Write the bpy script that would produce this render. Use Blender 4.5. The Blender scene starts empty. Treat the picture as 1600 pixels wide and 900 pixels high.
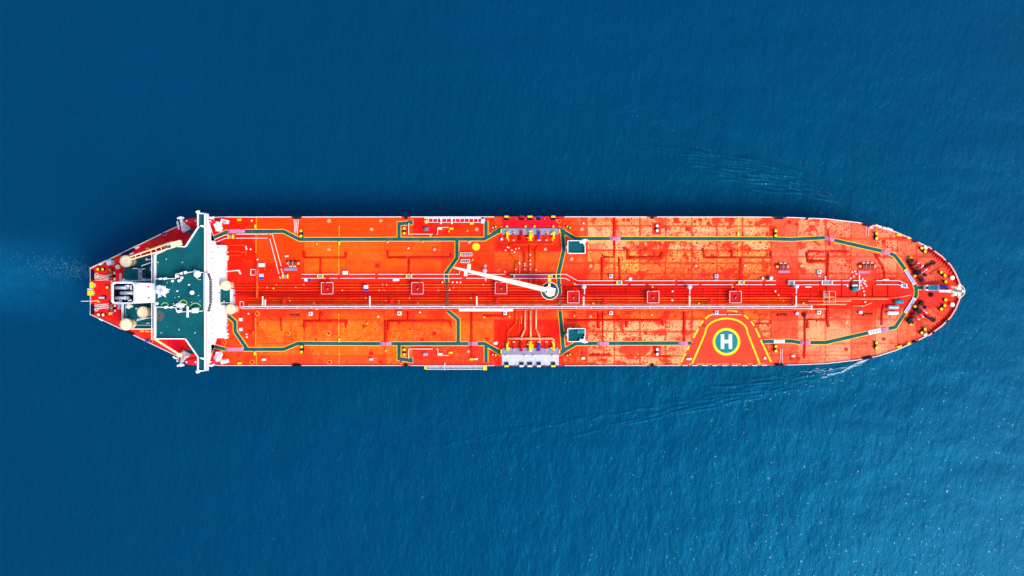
import bpy, math, random
from mathutils import Vector, Matrix
R = math.radians
random.seed(7)
scene = bpy.context.scene
C = scene.collection

# ------------------------------------------------------------------ camera, sky, sun, exposure
DZ = 21.0            # main deck above the water
CAMH = 400.0         # camera above the main deck
S = 0.25             # metres per photo pixel on the main deck
cam_d = bpy.data.cameras.new('camera')
cam_d.sensor_width = 36.0
cam_d.lens = 36.0
cam_d.clip_start = 1.0
cam_d.clip_end = 20000.0
cam = bpy.data.objects.new('camera', cam_d)
C.objects.link(cam)
cam.location = (0, 0, DZ + CAMH)
cam.rotation_euler = (0, 0, 0)
scene.camera = cam

SUN_EL, SUN_AZ = 53.5, -37.0          # azimuth measured from +X (the bow), towards +Y
world = bpy.data.worlds.new('World')
scene.world = world
world.use_nodes = True
wn = world.node_tree
sky = wn.nodes.new('ShaderNodeTexSky')
sky.sky_type = 'NISHITA'
sky.sun_disc = False
sky.sun_elevation = R(SUN_EL)
sky.sun_rotation = R(90 - SUN_AZ)
sky.air_density = 1.0
sky.dust_density = 2.0
sky.ozone_density = 1.0
bg = wn.nodes['Background']
wn.links.new(sky.outputs[0], bg.inputs[0])
bg.inputs[1].default_value = 0.14

sun_d = bpy.data.lights.new('sun', 'SUN')
sun_d.energy = 1.5
sun_d.angle = R(24.0)
sun_d.color = (1.0, 0.95, 0.87)
sun = bpy.data.objects.new('sun', sun_d)
C.objects.link(sun)
sd = Vector((math.cos(R(SUN_EL)) * math.cos(R(SUN_AZ)), math.cos(R(SUN_EL)) * math.sin(R(SUN_AZ)), math.sin(R(SUN_EL))))
sun.rotation_euler = sd.to_track_quat('Z', 'Y').to_euler()
sun.location = sd * 500

vs = scene.view_settings
vs.view_transform = 'Standard'
vs.look = 'None'
vs.exposure = 1.0
vs.gamma = 1.0
vs.use_curve_mapping = False
scene.cycles.use_denoising = True

# ------------------------------------------------------------------ helpers
def W(px, py, h=0.0):
    """photo pixel seen at height h above the main deck -> world point"""
    s = S * (CAMH - h) / CAMH
    return Vector(((px - 800) * s, (450 - py) * s, DZ + h))

class MB:
    def __init__(self):
        self.v, self.f = [], []
    def add(self, vs_, fs_):
        o = len(self.v)
        self.v += [tuple(p) for p in vs_]
        self.f += [tuple(i + o for i in f) for f in fs_]
        return self
    def box(self, c, s, rz=0.0):
        ca, sa = math.cos(rz), math.sin(rz)
        P = []
        for dz in (-.5, .5):
            for dx, dy in ((-.5, -.5), (.5, -.5), (.5, .5), (-.5, .5)):
                x, y = dx * s[0], dy * s[1]
                P.append((c[0] + x * ca - y * sa, c[1] + x * sa + y * ca, c[2] + dz * s[2]))
        return self.add(P, [(3, 2, 1, 0), (4, 5, 6, 7), (0, 1, 5, 4), (1, 2, 6, 5), (2, 3, 7, 6), (3, 0, 4, 7)])
    def bar(self, a, b, w, t):
        """rectangular bar from a to b, w wide (horizontal), t tall"""
        a, b = Vector(a), Vector(b)
        d = (b - a).normalized()
        up = Vector((0, 0, 1))
        if abs(d.z) > 0.95: up = Vector((1, 0, 0))
        n = d.cross(up).normalized(); u = n.cross(d).normalized()
        P = []
        for q in (a, b):
            for i, j in ((-.5, -.5), (.5, -.5), (.5, .5), (-.5, .5)):
                P.append(q + n * (i * w) + u * (j * t))
        return self.add(P, [(3, 2, 1, 0), (4, 5, 6, 7), (0, 1, 5, 4), (1, 2, 6, 5), (2, 3, 7, 6), (3, 0, 4, 7)])
    def cyl(self, a, b, r0, r1=None, n=10, caps=True):
        r1 = r0 if r1 is None else r1
        a, b = Vector(a), Vector(b)
        d = (b - a).normalized()
        up = Vector((0, 0, 1)) if abs(d.z) < 0.95 else Vector((1, 0, 0))
        x = d.cross(up).normalized(); y = d.cross(x).normalized()
        P = []
        for q, r in ((a, r0), (b, r1)):
            for k in range(n):
                t = 2 * math.pi * k / n
                P.append(q + x * (r * math.cos(t)) + y * (r * math.sin(t)))
        F = [(k, (k + 1) % n, n + (k + 1) % n, n + k) for k in range(n)]
        if caps: F += [tuple(range(n - 1, -1, -1)), tuple(range(n, 2 * n))]
        return self.add(P, F)
    def tube(self, pts, r, n=8):
        for a, b in zip(pts[:-1], pts[1:]):
            self.cyl(a, b, r, r, n)
        return self
    def lathe(self, prof, c=(0, 0, 0), n=20):
        P, F = [], []
        for r, z in prof:
            for k in range(n):
                t = 2 * math.pi * k / n
                P.append((c[0] + r * math.cos(t), c[1] + r * math.sin(t), c[2] + z))
        m = len(prof)
        for i in range(m - 1):
            for k in range(n):
                F.append((i * n + k, i * n + (k + 1) % n, (i + 1) * n + (k + 1) % n, (i + 1) * n + k))
        F.append(tuple(range((m - 1) * n, m * n)))
        F.append(tuple(range(n - 1, -1, -1)))
        return self.add(P, F)
    def ring(self, c, r0, r1, z0, z1, n=24, a0=0.0, a1=2 * math.pi):
        full = abs(a1 - a0 - 2 * math.pi) < 1e-6
        m = n if full else n + 1
        P = []
        for k in range(m):
            t = a0 + (a1 - a0) * k / n
            for r, z in ((r0, z0), (r1, z0), (r1, z1), (r0, z1)):
                P.append((c[0] + r * math.cos(t), c[1] + r * math.sin(t), z))
        F = []
        for k in range(n):
            a, b = k * 4, ((k + 1) % m) * 4
            for i in range(4):
                j = (i + 1) % 4
                F.append((a + i, b + i, b + j, a + j))
        return self.add(P, F)
    def prism(self, poly, z0, z1):
        """poly: list of (x, y) in any order; extruded from z0 to z1"""
        ar = sum(poly[i][0] * poly[(i + 1) % len(poly)][1] - poly[(i + 1) % len(poly)][0] * poly[i][1] for i in range(len(poly)))
        if ar < 0: poly = poly[::-1]
        n = len(poly)
        P = [(x, y, z0) for x, y in poly] + [(x, y, z1) for x, y in poly]
        F = [tuple(range(n - 1, -1, -1)), tuple(range(n, 2 * n))]
        F += [(i, (i + 1) % n, n + (i + 1) % n, n + i) for i in range(n)]
        return self.add(P, F)
    def strip(self, pts, w, z0, z1):
        """mitred band of width w along a 2D polyline"""
        pts = [Vector((p[0], p[1])) for p in pts]
        L, Rr = [], []
        for i, p in enumerate(pts):
            d0 = (p - pts[i - 1]).normalized() if i else None
            d1 = (pts[i + 1] - p).normalized() if i < len(pts) - 1 else None
            if d0 is None: d0 = d1
            if d1 is None: d1 = d0
            t = (d0 + d1).normalized()
            n = Vector((-t.y, t.x))
            k = max(0.35, n.dot(Vector((-d0.y, d0.x))))
            L.append(p + n * (w / 2 / k)); Rr.append(p - n * (w / 2 / k))
        P, F = [], []
        for a, b in zip(L, Rr):
            P += [(a.x, a.y, z0), (b.x, b.y, z0), (b.x, b.y, z1), (a.x, a.y, z1)]
        m = len(pts)
        for i in range(m - 1):
            o, q = 4 * i, 4 * i + 4
            F += [(o + 3, o + 2, q + 2, q + 3), (o, q, q + 1, o + 1), (o + 1, q + 1, q + 2, o + 2), (o, o + 3, q + 3, q)]
        F += [(0, 1, 2, 3), (4 * m - 1, 4 * m - 2, 4 * m - 3, 4 * m - 4)]
        return self.add(P, F)
    def build(self, name, mat, parent=None, smooth=False):
        me = bpy.data.meshes.new(name)
        me.from_pydata(self.v, [], self.f)
        me.materials.append(mat)
        if smooth:
            me.polygons.foreach_set('use_smooth', [len(p.vertices) <= 4 for p in me.polygons])
        me.update()
        o = bpy.data.objects.new(name, me)
        C.objects.link(o)
        if parent is not None: o.parent = parent
        return o

LABELS = {}
def tag(o, label=None, cat=None, group=None, kind=None):
    if label: o['label'] = label
    if cat: o['category'] = cat
    if group: o['group'] = group
    if kind: o['kind'] = kind
    return o
def thing(name, label, cat, loc, rz=0.0, group=None):
    o = bpy.data.objects.new(name, None)
    o.empty_display_size = 0.5
    C.objects.link(o)
    o.location = loc
    o.rotation_euler = (0, 0, rz)
    return tag(o, label, cat, group)
def dup(root, loc, rz, label, group=None):
    r = root.copy(); C.objects.link(r)
    r.location = loc; r.rotation_euler = (0, 0, rz); r['label'] = label
    if group: r['group'] = group
    for ch in root.children:
        c = ch.copy(); C.objects.link(c); c.parent = r
        for g in ch.children:
            d = g.copy(); C.objects.link(d); d.parent = c
    return r
def ordn(k):
    return ['first', 'second', 'third', 'fourth', 'fifth', 'sixth', 'seventh', 'eighth', 'ninth', 'tenth',
            'eleventh', 'twelfth', 'thirteenth', 'fourteenth', 'fifteenth', 'sixteenth', 'seventeenth', 'eighteenth', 'nineteenth', 'twentieth'][k]

# ------------------------------------------------------------------ materials
def nt(m):
    m.use_nodes = True
    t = m.node_tree
    return t, t.nodes, t.links, t.nodes['Principled BSDF']
def paint(name, col, rough=0.5, metal=0.0, dirt=0.25, dirt_col=None, scale=0.8, spec=0.12):
    m = bpy.data.materials.new(name)
    t, N, L, b = nt(m)
    tc = N.new('ShaderNodeTexCoord')
    no = N.new('ShaderNodeTexNoise'); no.inputs['Scale'].default_value = scale; no.inputs['Detail'].default_value = 6
    L.new(tc.outputs['Object'], no.inputs['Vector'])
    ra = N.new('ShaderNodeValToRGB')
    ra.color_ramp.elements[0].position = 0.42; ra.color_ramp.elements[1].position = 0.72
    ra.color_ramp.elements[0].color = (0, 0, 0, 1); ra.color_ramp.elements[1].color = (dirt, dirt, dirt, 1)
    L.new(no.outputs['Fac'], ra.inputs['Fac'])
    mx = N.new('ShaderNodeMix'); mx.data_type = 'RGBA'
    L.new(ra.outputs['Color'], mx.inputs['Factor'])
    mx.inputs['A'].default_value = (*col, 1)
    dc = dirt_col or tuple(c * 0.45 for c in col)
    mx.inputs['B'].default_value = (*dc, 1)
    L.new(mx.outputs['Result'], b.inputs['Base Color'])
    b.inputs['Roughness'].default_value = rough
    b.inputs['Metallic'].default_value = metal
    b.inputs['Specular IOR Level'].default_value = spec
    return m

M = {}
M['white'] = paint('white_paint', (0.80, 0.80, 0.80), 0.45, dirt=0.12)
M['rail'] = paint('rail_white_paint', (0.80, 0.66, 0.64), 0.5, dirt=0.15)
M['grey'] = paint('grey_paint', (0.38, 0.40, 0.46), 0.55)
M['palegrey'] = paint('pale_grey_tray', (0.52, 0.54, 0.62), 0.55, dirt=0.35)
M['grating'] = paint('galvanised_grating', (0.20, 0.23, 0.36), 0.6, dirt=0.4)
M['ramp'] = paint('worn_ramp_plate', (0.42, 0.20, 0.34), 0.6, dirt=0.6, dirt_col=(0.6, 0.05, 0.06))
M['cream'] = paint('cream_paint', (0.84, 0.64, 0.38), 0.45, dirt=0.15)
M['creamlight'] = paint('pale_cream_paint', (0.76, 0.66, 0.50), 0.45, dirt=0.1)
M['green'] = paint('green_deck_paint', (0.0, 0.085, 0.095), 0.7, dirt=0.8, dirt_col=(0.0, 0.052, 0.080), scale=0.25)
M['path'] = paint('green_walkway_paint', (0.0, 0.080, 0.070), 0.7, dirt=0.8, dirt_col=(0.025, 0.10, 0.12), scale=0.22)
M['teal'] = paint('teal_paint', (0.01, 0.20, 0.26), 0.5)
M['yellow'] = paint('yellow_paint', (0.85, 0.60, 0.01), 0.5, dirt=0.15)
M['lineyellow'] = paint('yellow_line_paint', (0.85, 0.50, 0.04), 0.6, dirt=0.35, dirt_col=(0.8, 0.2, 0.03))
M['lime'] = paint('lime_paint', (0.30, 0.62, 0.03), 0.6)
M['blue'] = paint('blue_paint', (0.01, 0.05, 0.45), 0.45)
M['navy'] = paint('dark_navy_steel', (0.006, 0.008, 0.03), 0.5)
M['black'] = paint('black_steel', (0.012, 0.010, 0.014), 0.5)
M['red'] = paint('red_paint', (0.74, 0.006, 0.004), 0.5, dirt=0.3)
M['crimson'] = paint('crimson_paint', (0.72, 0.002, 0.012), 0.5, dirt=0.2)
M['darkred'] = paint('dark_red_paint', (0.52, 0.005, 0.006), 0.55, dirt=0.4)
M['redpipe'] = paint('red_pipe_paint', (0.82, 0.010, 0.005), 0.5, dirt=0.4, dirt_col=(0.55, 0.004, 0.005), scale=0.35)
M['orangepipe'] = paint('orange_pipe_paint', (0.84, 0.080, 0.004), 0.45, dirt=0.9, dirt_col=(0.80, 0.012, 0.003), scale=0.25)
M['palepipe'] = paint('faded_pipe_paint', (0.82, 0.40, 0.22), 0.45, dirt=0.8, dirt_col=(0.80, 0.10, 0.03), scale=0.35)
M['rust'] = paint('brown_winch_rope', (0.16, 0.035, 0.025), 0.8, dirt=0.7, dirt_col=(0.30, 0.18, 0.12), scale=2.0)
M['rope'] = paint('pale_rope', (0.75, 0.55, 0.52), 0.9)
M['glass'] = paint('dark_window_glass', (0.06, 0.07, 0.09), 0.12, dirt=0.1)
M['steel'] = paint('bare_steel', (0.34, 0.36, 0.42), 0.4, metal=0.3)
M['hull'] = paint('dark_hull_paint', (0.012, 0.014, 0.030), 0.4, dirt=0.3)
M['seam'] = paint('seam_red', (0.55, 0.022, 0.012), 0.7)
M['helired'] = paint('helicopter_deck_paint', (0.80, 0.050, 0.020), 0.7, dirt=0.6, dirt_col=(0.78, 0.030, 0.014), scale=0.10)
M['touchup'] = paint('touch_up_red', (0.80, 0.022, 0.006), 0.7, dirt=0.7, dirt_col=(0.82, 0.06, 0.02), scale=0.5)
M['heligreen'] = paint('helicopter_circle_green', (0.01, 0.19, 0.22), 0.6)
M['boatred'] = paint('lifeboat_red', (0.78, 0.012, 0.018), 0.35, dirt=0.1)

def deck_material():
    m = bpy.data.materials.new('weathered_deck_paint')
    t, N, L, b = nt(m)
    tc = N.new('ShaderNodeTexCoord'); oi = N.new('ShaderNodeObjectInfo')
    def noise(sc, det=4, rough=0.55, dist=0.0):
        n = N.new('ShaderNodeTexNoise'); n.inputs['Scale'].default_value = sc
        n.inputs['Detail'].default_value = det; n.inputs['Roughness'].default_value = rough; n.inputs['Distortion'].default_value = dist
        L.new(tc.outputs['Object'], n.inputs['Vector']); return n.outputs['Fac']
    def mul(a, bb, op='MULTIPLY'):
        x = N.new('ShaderNodeMath'); x.operation = op; x.use_clamp = True
        for i, v in ((0, a), (1, bb)):
            if hasattr(v, 'links'): L.new(v, x.inputs[i])
            else: x.inputs[i].default_value = v
        return x.outputs[0]
    def step(v, lo, hi):
        x = N.new('ShaderNodeMapRange'); x.interpolation_type = 'SMOOTHSTEP'
        L.new(v, x.inputs['Value']); x.inputs['From Min'].default_value = lo; x.inputs['From Max'].default_value = hi
        return x.outputs['Result']
    def mix(f, a, bb):
        x = N.new('ShaderNodeMix'); x.data_type = 'RGBA'
        L.new(f, x.inputs['Factor'])
        for k, v in (('A', a), ('B', bb)):
            if hasattr(v, 'links'): L.new(v, x.inputs[k])
            else: x.inputs[k].default_value = (*v, 1)
        return x.outputs['Result']
    wear = oi.outputs['Alpha']
    col = oi.outputs['Color']
    # soft fading and redder streaks
    col = mix(mul(step(noise(0.06, 7, 0.68), 0.44, 0.62), 0.55), col, (0.84, 0.055, 0.006))
    col = mix(mul(step(noise(0.35, 6, 0.65), 0.50, 0.75), mul(wear, 0.35)), col, (0.86, 0.42, 0.18))
    # touched-up red patches
    p = mul(step(noise(0.16, 8, 0.68, 0.6), 0.515, 0.56), step(noise(0.03, 2), 0.33, 0.48))
    col = mix(mul(p, mul(wear, 0.9)), col, (0.80, 0.024, 0.008))
    # welded plate edges brushed over in red
    sg = N.new('ShaderNodeSeparateXYZ'); L.new(tc.outputs['Generated'], sg.inputs[0])
    def edge(o, k):
        i1 = mul(1.0, o, 'SUBTRACT'); mn = mul(o, i1, 'MINIMUM')
        return mul(mn, k)
    ed = mul(edge(sg.outputs['X'], 1.0), edge(sg.outputs['Y'], .5), 'MINIMUM')
    nz = mul(noise(0.22, 5, 0.65), 0.125)
    em = step(mul(nz, ed, 'SUBTRACT'), 0.015, 0.045)
    col = mix(mul(em, mul(wear, 0.85)), col, (0.82, 0.045, 0.012))
    # plain small rust spots
    for sc, r, seed in ((0.62, 0.26, 0.0), (1.0, 0.32, 13.0), (1.5, 0.36, 31.0)):
        mp = N.new('ShaderNodeMapping'); mp.inputs['Location'].default_value = (seed, seed * 1.7, 0)
        L.new(tc.outputs['Object'], mp.inputs['Vector'])
        vo = N.new('ShaderNodeTexVoronoi'); vo.voronoi_dimensions = '2D'; vo.inputs['Scale'].default_value = sc
        L.new(mp.outputs[0], vo.inputs['Vector'])
        sep = N.new('ShaderNodeSeparateColor'); L.new(vo.outputs['Color'], sep.inputs[0])
        keep = step(sep.outputs[0], 0.42, 0.48)
        rad = mul(sep.outputs[1], r)
        inside = N.new('ShaderNodeMath'); inside.operation = 'LESS_THAN'
        L.new(vo.outputs['Distance'], inside.inputs[0]); L.new(rad, inside.inputs[1])
        f = mul(mul(inside.outputs[0], keep), mul(step(noise(0.05, 3), 0.36, 0.50), wear))
        cc = mix(sep.outputs[2], (0.16, 0.010, 0.006), (0.72, 0.02, 0.006))
        col = mix(f, col, cc)
    # overspray and stains spreading from the pipe bundle along the centre line
    so = N.new('ShaderNodeSeparateXYZ'); L.new(tc.outputs['Object'], so.inputs[0])
    ya = N.new('ShaderNodeMath'); ya.operation = 'ADD'; L.new(so.outputs['Y'], ya.inputs[0]); ya.inputs[1].default_value = 2.6
    yb = N.new('ShaderNodeMath'); yb.operation = 'ABSOLUTE'; L.new(ya.outputs[0], yb.inputs[0])
    yn = N.new('ShaderNodeMath'); yn.operation = 'MULTIPLY_ADD'; L.new(noise(0.09, 6, 0.65), yn.inputs[0]); yn.inputs[1].default_value = 14.0; L.new(yb.outputs[0], yn.inputs[2])
    near = N.new('ShaderNodeMapRange'); near.interpolation_type = 'SMOOTHSTEP'; L.new(yn.outputs[0], near.inputs['Value'])
    near.inputs['From Min'].default_value = 20.0; near.inputs['From Max'].default_value = 12.0
    fx = N.new('ShaderNodeMapRange'); L.new(so.outputs['X'], fx.inputs['Value']); fx.inputs['From Min'].default_value = 148; fx.inputs['From Max'].default_value = 162; fx.inputs['To Min'].default_value = 0.75; fx.inputs['To Max'].default_value = 0.1
    col = mix(mul(near.outputs[0], fx.outputs[0]), col, (0.80, 0.014, 0.006))
    # long faint scuffs
    mp = N.new('ShaderNodeMapping'); mp.inputs['Scale'].default_value = (0.06, 0.9, 1); L.new(tc.outputs['Object'], mp.inputs['Vector'])
    ns = N.new('ShaderNodeTexNoise'); ns.inputs['Scale'].default_value = 1.0; ns.inputs['Detail'].default_value = 5; L.new(mp.outputs[0], ns.inputs['Vector'])
    col = mix(mul(step(ns.outputs['Fac'], 0.52, 0.72), 0.35), col, (0.74, 0.020, 0.006))
    # irregular dark blotches
    bl = mul(step(noise(0.22, 8, 0.72, 1.2), 0.555, 0.63), step(noise(0.035, 2), 0.38, 0.54))
    col = mix(mul(bl, mul(wear, 0.8)), col, (0.48, 0.012, 0.008))
    # fine grime
    col = mix(mul(step(noise(1.6, 5, 0.7), 0.52, 0.8), 0.25), col, (0.45, 0.02, 0.012))
    L.new(col, b.inputs['Base Color'])
    b.inputs['Roughness'].default_value = 0.8
    b.inputs['Specular IOR Level'].default_value = 0.06
    return m
M['deck'] = deck_material()
def band_material():
    m = bpy.data.materials.new('patchy_touch_up_red')
    t, N, L, b = nt(m)
    tc = N.new('ShaderNodeTexCoord'); no = N.new('ShaderNodeTexNoise'); no.inputs['Scale'].default_value = 0.45; no.inputs['Detail'].default_value = 7; no.inputs['Roughness'].default_value = 0.7
    L.new(tc.outputs['Object'], no.inputs['Vector'])
    r = N.new('ShaderNodeMapRange'); L.new(no.outputs['Fac'], r.inputs['Value'])
    r.inputs['From Min'].default_value = 0.40; r.inputs['From Max'].default_value = 0.62; r.inputs['To Max'].default_value = 0.75
    L.new(r.outputs[0], b.inputs['Alpha'])
    b.inputs['Base Color'].default_value = (0.80, 0.020, 0.006, 1); b.inputs['Roughness'].default_value = 0.8; b.inputs['Specular IOR Level'].default_value = 0.06
    return m
M['band'] = band_material()

def sea_material():
    m = bpy.data.materials.new('deep_sea_water')
    t, N, L, b = nt(m)
    tc = N.new('ShaderNodeTexCoord')
    def noise(sc, det=3, rough=0.5, scale=(1, 1, 1), rot=0.0, dist=0.0):
        mp = N.new('ShaderNodeMapping'); mp.inputs['Scale'].default_value = scale; mp.inputs['Rotation'].default_value = (0, 0, rot)
        L.new(tc.outputs['Object'], mp.inputs['Vector'])
        n = N.new('ShaderNodeTexNoise'); n.inputs['Scale'].default_value = sc; n.inputs['Detail'].default_value = det
        n.inputs['Roughness'].default_value = rough; n.inputs['Distortion'].default_value = dist
        L.new(mp.outputs[0], n.inputs['Vector']); return n.outputs['Fac']
    def math_(op, a, bb):
        x = N.new('ShaderNodeMath'); x.operation = op
        for i, v in ((0, a), (1, bb)):
            if hasattr(v, 'links'): L.new(v, x.inputs[i])
            else: x.inputs[i].default_value = v
        return x.outputs[0]
    # ripples run roughly from upper left to lower right
    h1 = noise(0.55, 4, 0.6, (1.0, 0.45, 1), R(-28))
    h2 = noise(0.12, 3, 0.5, (1.0, 0.5, 1), R(-20))
    h3 = noise(0.035, 2, 0.5, (0.6, 1.2, 1), R(12))
    hs = math_('ADD', math_('MULTIPLY', h1, 0.22), math_('ADD', math_('MULTIPLY', h2, 0.50), math_('MULTIPLY', h3, 0.9)))
    bp = N.new('ShaderNodeBump'); bp.inputs['Strength'].default_value = 1.0; bp.inputs['Distance'].default_value = 1.0
    L.new(hs, bp.inputs['Height'])
    L.new(bp.outputs[0], b.inputs['Normal'])
    big = noise(0.006, 3, 0.5, (1, 1, 1), 0, 0.5)
    mx = N.new('ShaderNodeMix'); mx.data_type = 'RGBA'
    L.new(big, mx.inputs['Factor'])
    mx.inputs['A'].default_value = (0.0001, 0.0245, 0.067, 1)
    mx.inputs['B'].default_value = (0.0002, 0.0345, 0.089, 1)
    # aerated wake behind the stern: paler, mottled water
    sx = N.new('ShaderNodeSeparateXYZ'); L.new(tc.outputs['Object'], sx.inputs[0])
    ax = N.new('ShaderNodeMapRange'); ax.interpolation_type = 'SMOOTHSTEP'
    L.new(sx.outputs['X'], ax.inputs['Value'])
    ax.inputs['From Min'].default_value = -152; ax.inputs['From Max'].default_value = -215
    ay = N.new('ShaderNodeMapRange'); ay.interpolation_type = 'SMOOTHSTEP'
    L.new(math_('ABSOLUTE', math_('ADD', sx.outputs['Y'], -5.0), 0), ay.inputs['Value'])
    ay.inputs['From Min'].default_value = 22; ay.inputs['From Max'].default_value = 1
    wk = math_('MULTIPLY', math_('MULTIPLY', ax.outputs[0], ay.outputs[0]), math_('MULTIPLY', noise(0.16, 6, 0.72, (0.5, 1, 1), 0, 2.0), 0.9))
    m2 = N.new('ShaderNodeMix'); m2.data_type = 'RGBA'
    L.new(wk, m2.inputs['Factor']); L.new(mx.outputs['Result'], m2.inputs['A'])
    m2.inputs['B'].default_value = (0.003, 0.105, 0.21, 1)
    L.new(m2.outputs['Result'], b.inputs['Base Color'])
    b.inputs['Roughness'].default_value = 0.40
    b.inputs['IOR'].default_value = 1.333
    b.inputs['Specular IOR Level'].default_value = 0.95
    # small steep facets that catch the sun
    h4 = noise(1.15, 2, 0.5, (1.0, 0.6, 1), R(-30))
    bp2 = N.new('ShaderNodeBump'); bp2.inputs['Strength'].default_value = 1.0; bp2.inputs['Distance'].default_value = 1.0
    L.new(math_('MULTIPLY', h4, 0.138), bp2.inputs['Height']); L.new(bp.outputs[0], bp2.inputs['Normal'])
    L.new(bp2.outputs[0], b.inputs['Coat Normal'])
    fg = N.new('ShaderNodeMapRange'); L.new(noise(0.95, 1, 0.4, (1, 0.8, 1), R(20)), fg.inputs['Value'])
    fg.inputs['From Min'].default_value = 0.69; fg.inputs['From Max'].default_value = 0.735
    L.new(fg.outputs[0], b.inputs['Coat Weight']); b.inputs['Coat Roughness'].default_value = 0.03; b.inputs['Coat IOR'].default_value = 1.333
    b.inputs['Specular Tint'].default_value = (0.0, 0.53, 1.0, 1)
    return m
M['sea'] = sea_material()
mf = bpy.data.materials.new('sea_foam')
t_, N_, L_, b_ = nt(mf)
b_.inputs['Base Color'].default_value = (0.55, 0.72, 0.80, 1); b_.inputs['Roughness'].default_value = 0.8
b_.inputs['Alpha'].default_value = 0.42
M['foam'] = mf
mf2 = bpy.data.materials.new('thin_sea_foam')
t_, N_, L_, b_ = nt(mf2)
b_.inputs['Base Color'].default_value = (0.03, 0.20, 0.32, 1); b_.inputs['Roughness'].default_value = 0.8
b_.inputs['Alpha'].default_value = 0.20
M['foamthin'] = mf2
mf3 = bpy.data.materials.new('aerated_wake_foam')
t_, N_, L_, b_ = nt(mf3)
b_.inputs['Base Color'].default_value = (0.06, 0.26, 0.40, 1); b_.inputs['Roughness'].default_value = 0.8
b_.inputs['Alpha'].default_value = 0.28
M['foamwake'] = mf3
# ------------------------------------------------------------------ the sea
mb = MB(); mb.add([(-4000, -4000, 0), (4000, -4000, 0), (4000, 4000, 0), (-4000, 4000, 0)], [(0, 1, 2, 3)])
tag(mb.build('sea', M['sea']), 'deep blue open sea with small ripples around the tanker', kind='structure')

# ------------------------------------------------------------------ hull outline (photo pixels about the centre line y = 455)
CY = 455.0
HB = [(142, 36.5), (180, 54.5), (220, 74), (255, 91), (282, 103.5), (305, 111), (325, 115), (345, 116.5), (900, 116.7), (1180, 116.5), (1240, 115.6),
      (1290, 113.5), (1340, 107.8), (1370, 102), (1400, 92.5), (1428, 80), (1450, 68.8), (1470, 54), (1483, 41), (1491, 28), (1497, 13), (1499.5, 2.0)]
def hb(x):
    if x <= HB[0][0]: return HB[0][1]
    for (x0, a), (x1, b) in zip(HB[:-1], HB[1:]):
        if x <= x1: return a + (b - a) * (x - x0) / (x1 - x0)
    return 0.0
def upx(x, dy, h=0): return W(x, CY - dy, h)       # dy > 0 is the upper side of the photo

ship = thing('oil_tanker', 'long orange red oil tanker with white bridge house under way on blue sea', 'ship', (0, 0, 0))
outline = [(x, d) for x, d in HB] + [(x, -d) for x, d in reversed(HB)]
def level(x, d, k):
    """k = 0 at the deck, 1 at the waterline: flare at the bow, counter at the stern"""
    if x > 1340:
        u = (x - 1340) / 160.0
        x = x - 26 * k * u * u; d = d * (1 - 0.16 * k * u)
    if x < 300:
        u = (300 - x) / 158.0
        x = x + 16 * k * u; d = d * (1 - 0.30 * k * u)
    return x, d
mb = MB(); n = len(outline); rings = []
for k, z in ((0, DZ - 0.10), (0.25, DZ - 4), (0.7, 5.0), (1.0, 0.0), (1.05, -4.0)):
    for (x, d) in outline:
        a, b = level(x, d, k); p = upx(a, b)
        mb.v.append((p.x, p.y, z))
for r in range(4):
    for i in range(n):
        j = (i + 1) % n
        mb.f.append((r * n + j, r * n + i, (r + 1) * n + i, (r + 1) * n + j))
hull = mb.build('hull', M['hull'], ship)
mb = MB(); mb.prism([(upx(x, d).x, upx(x, d).y) for x, d in outline], DZ - 0.30, DZ - 0.07)
mb.build('deck_base', M['seam'], ship)

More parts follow.
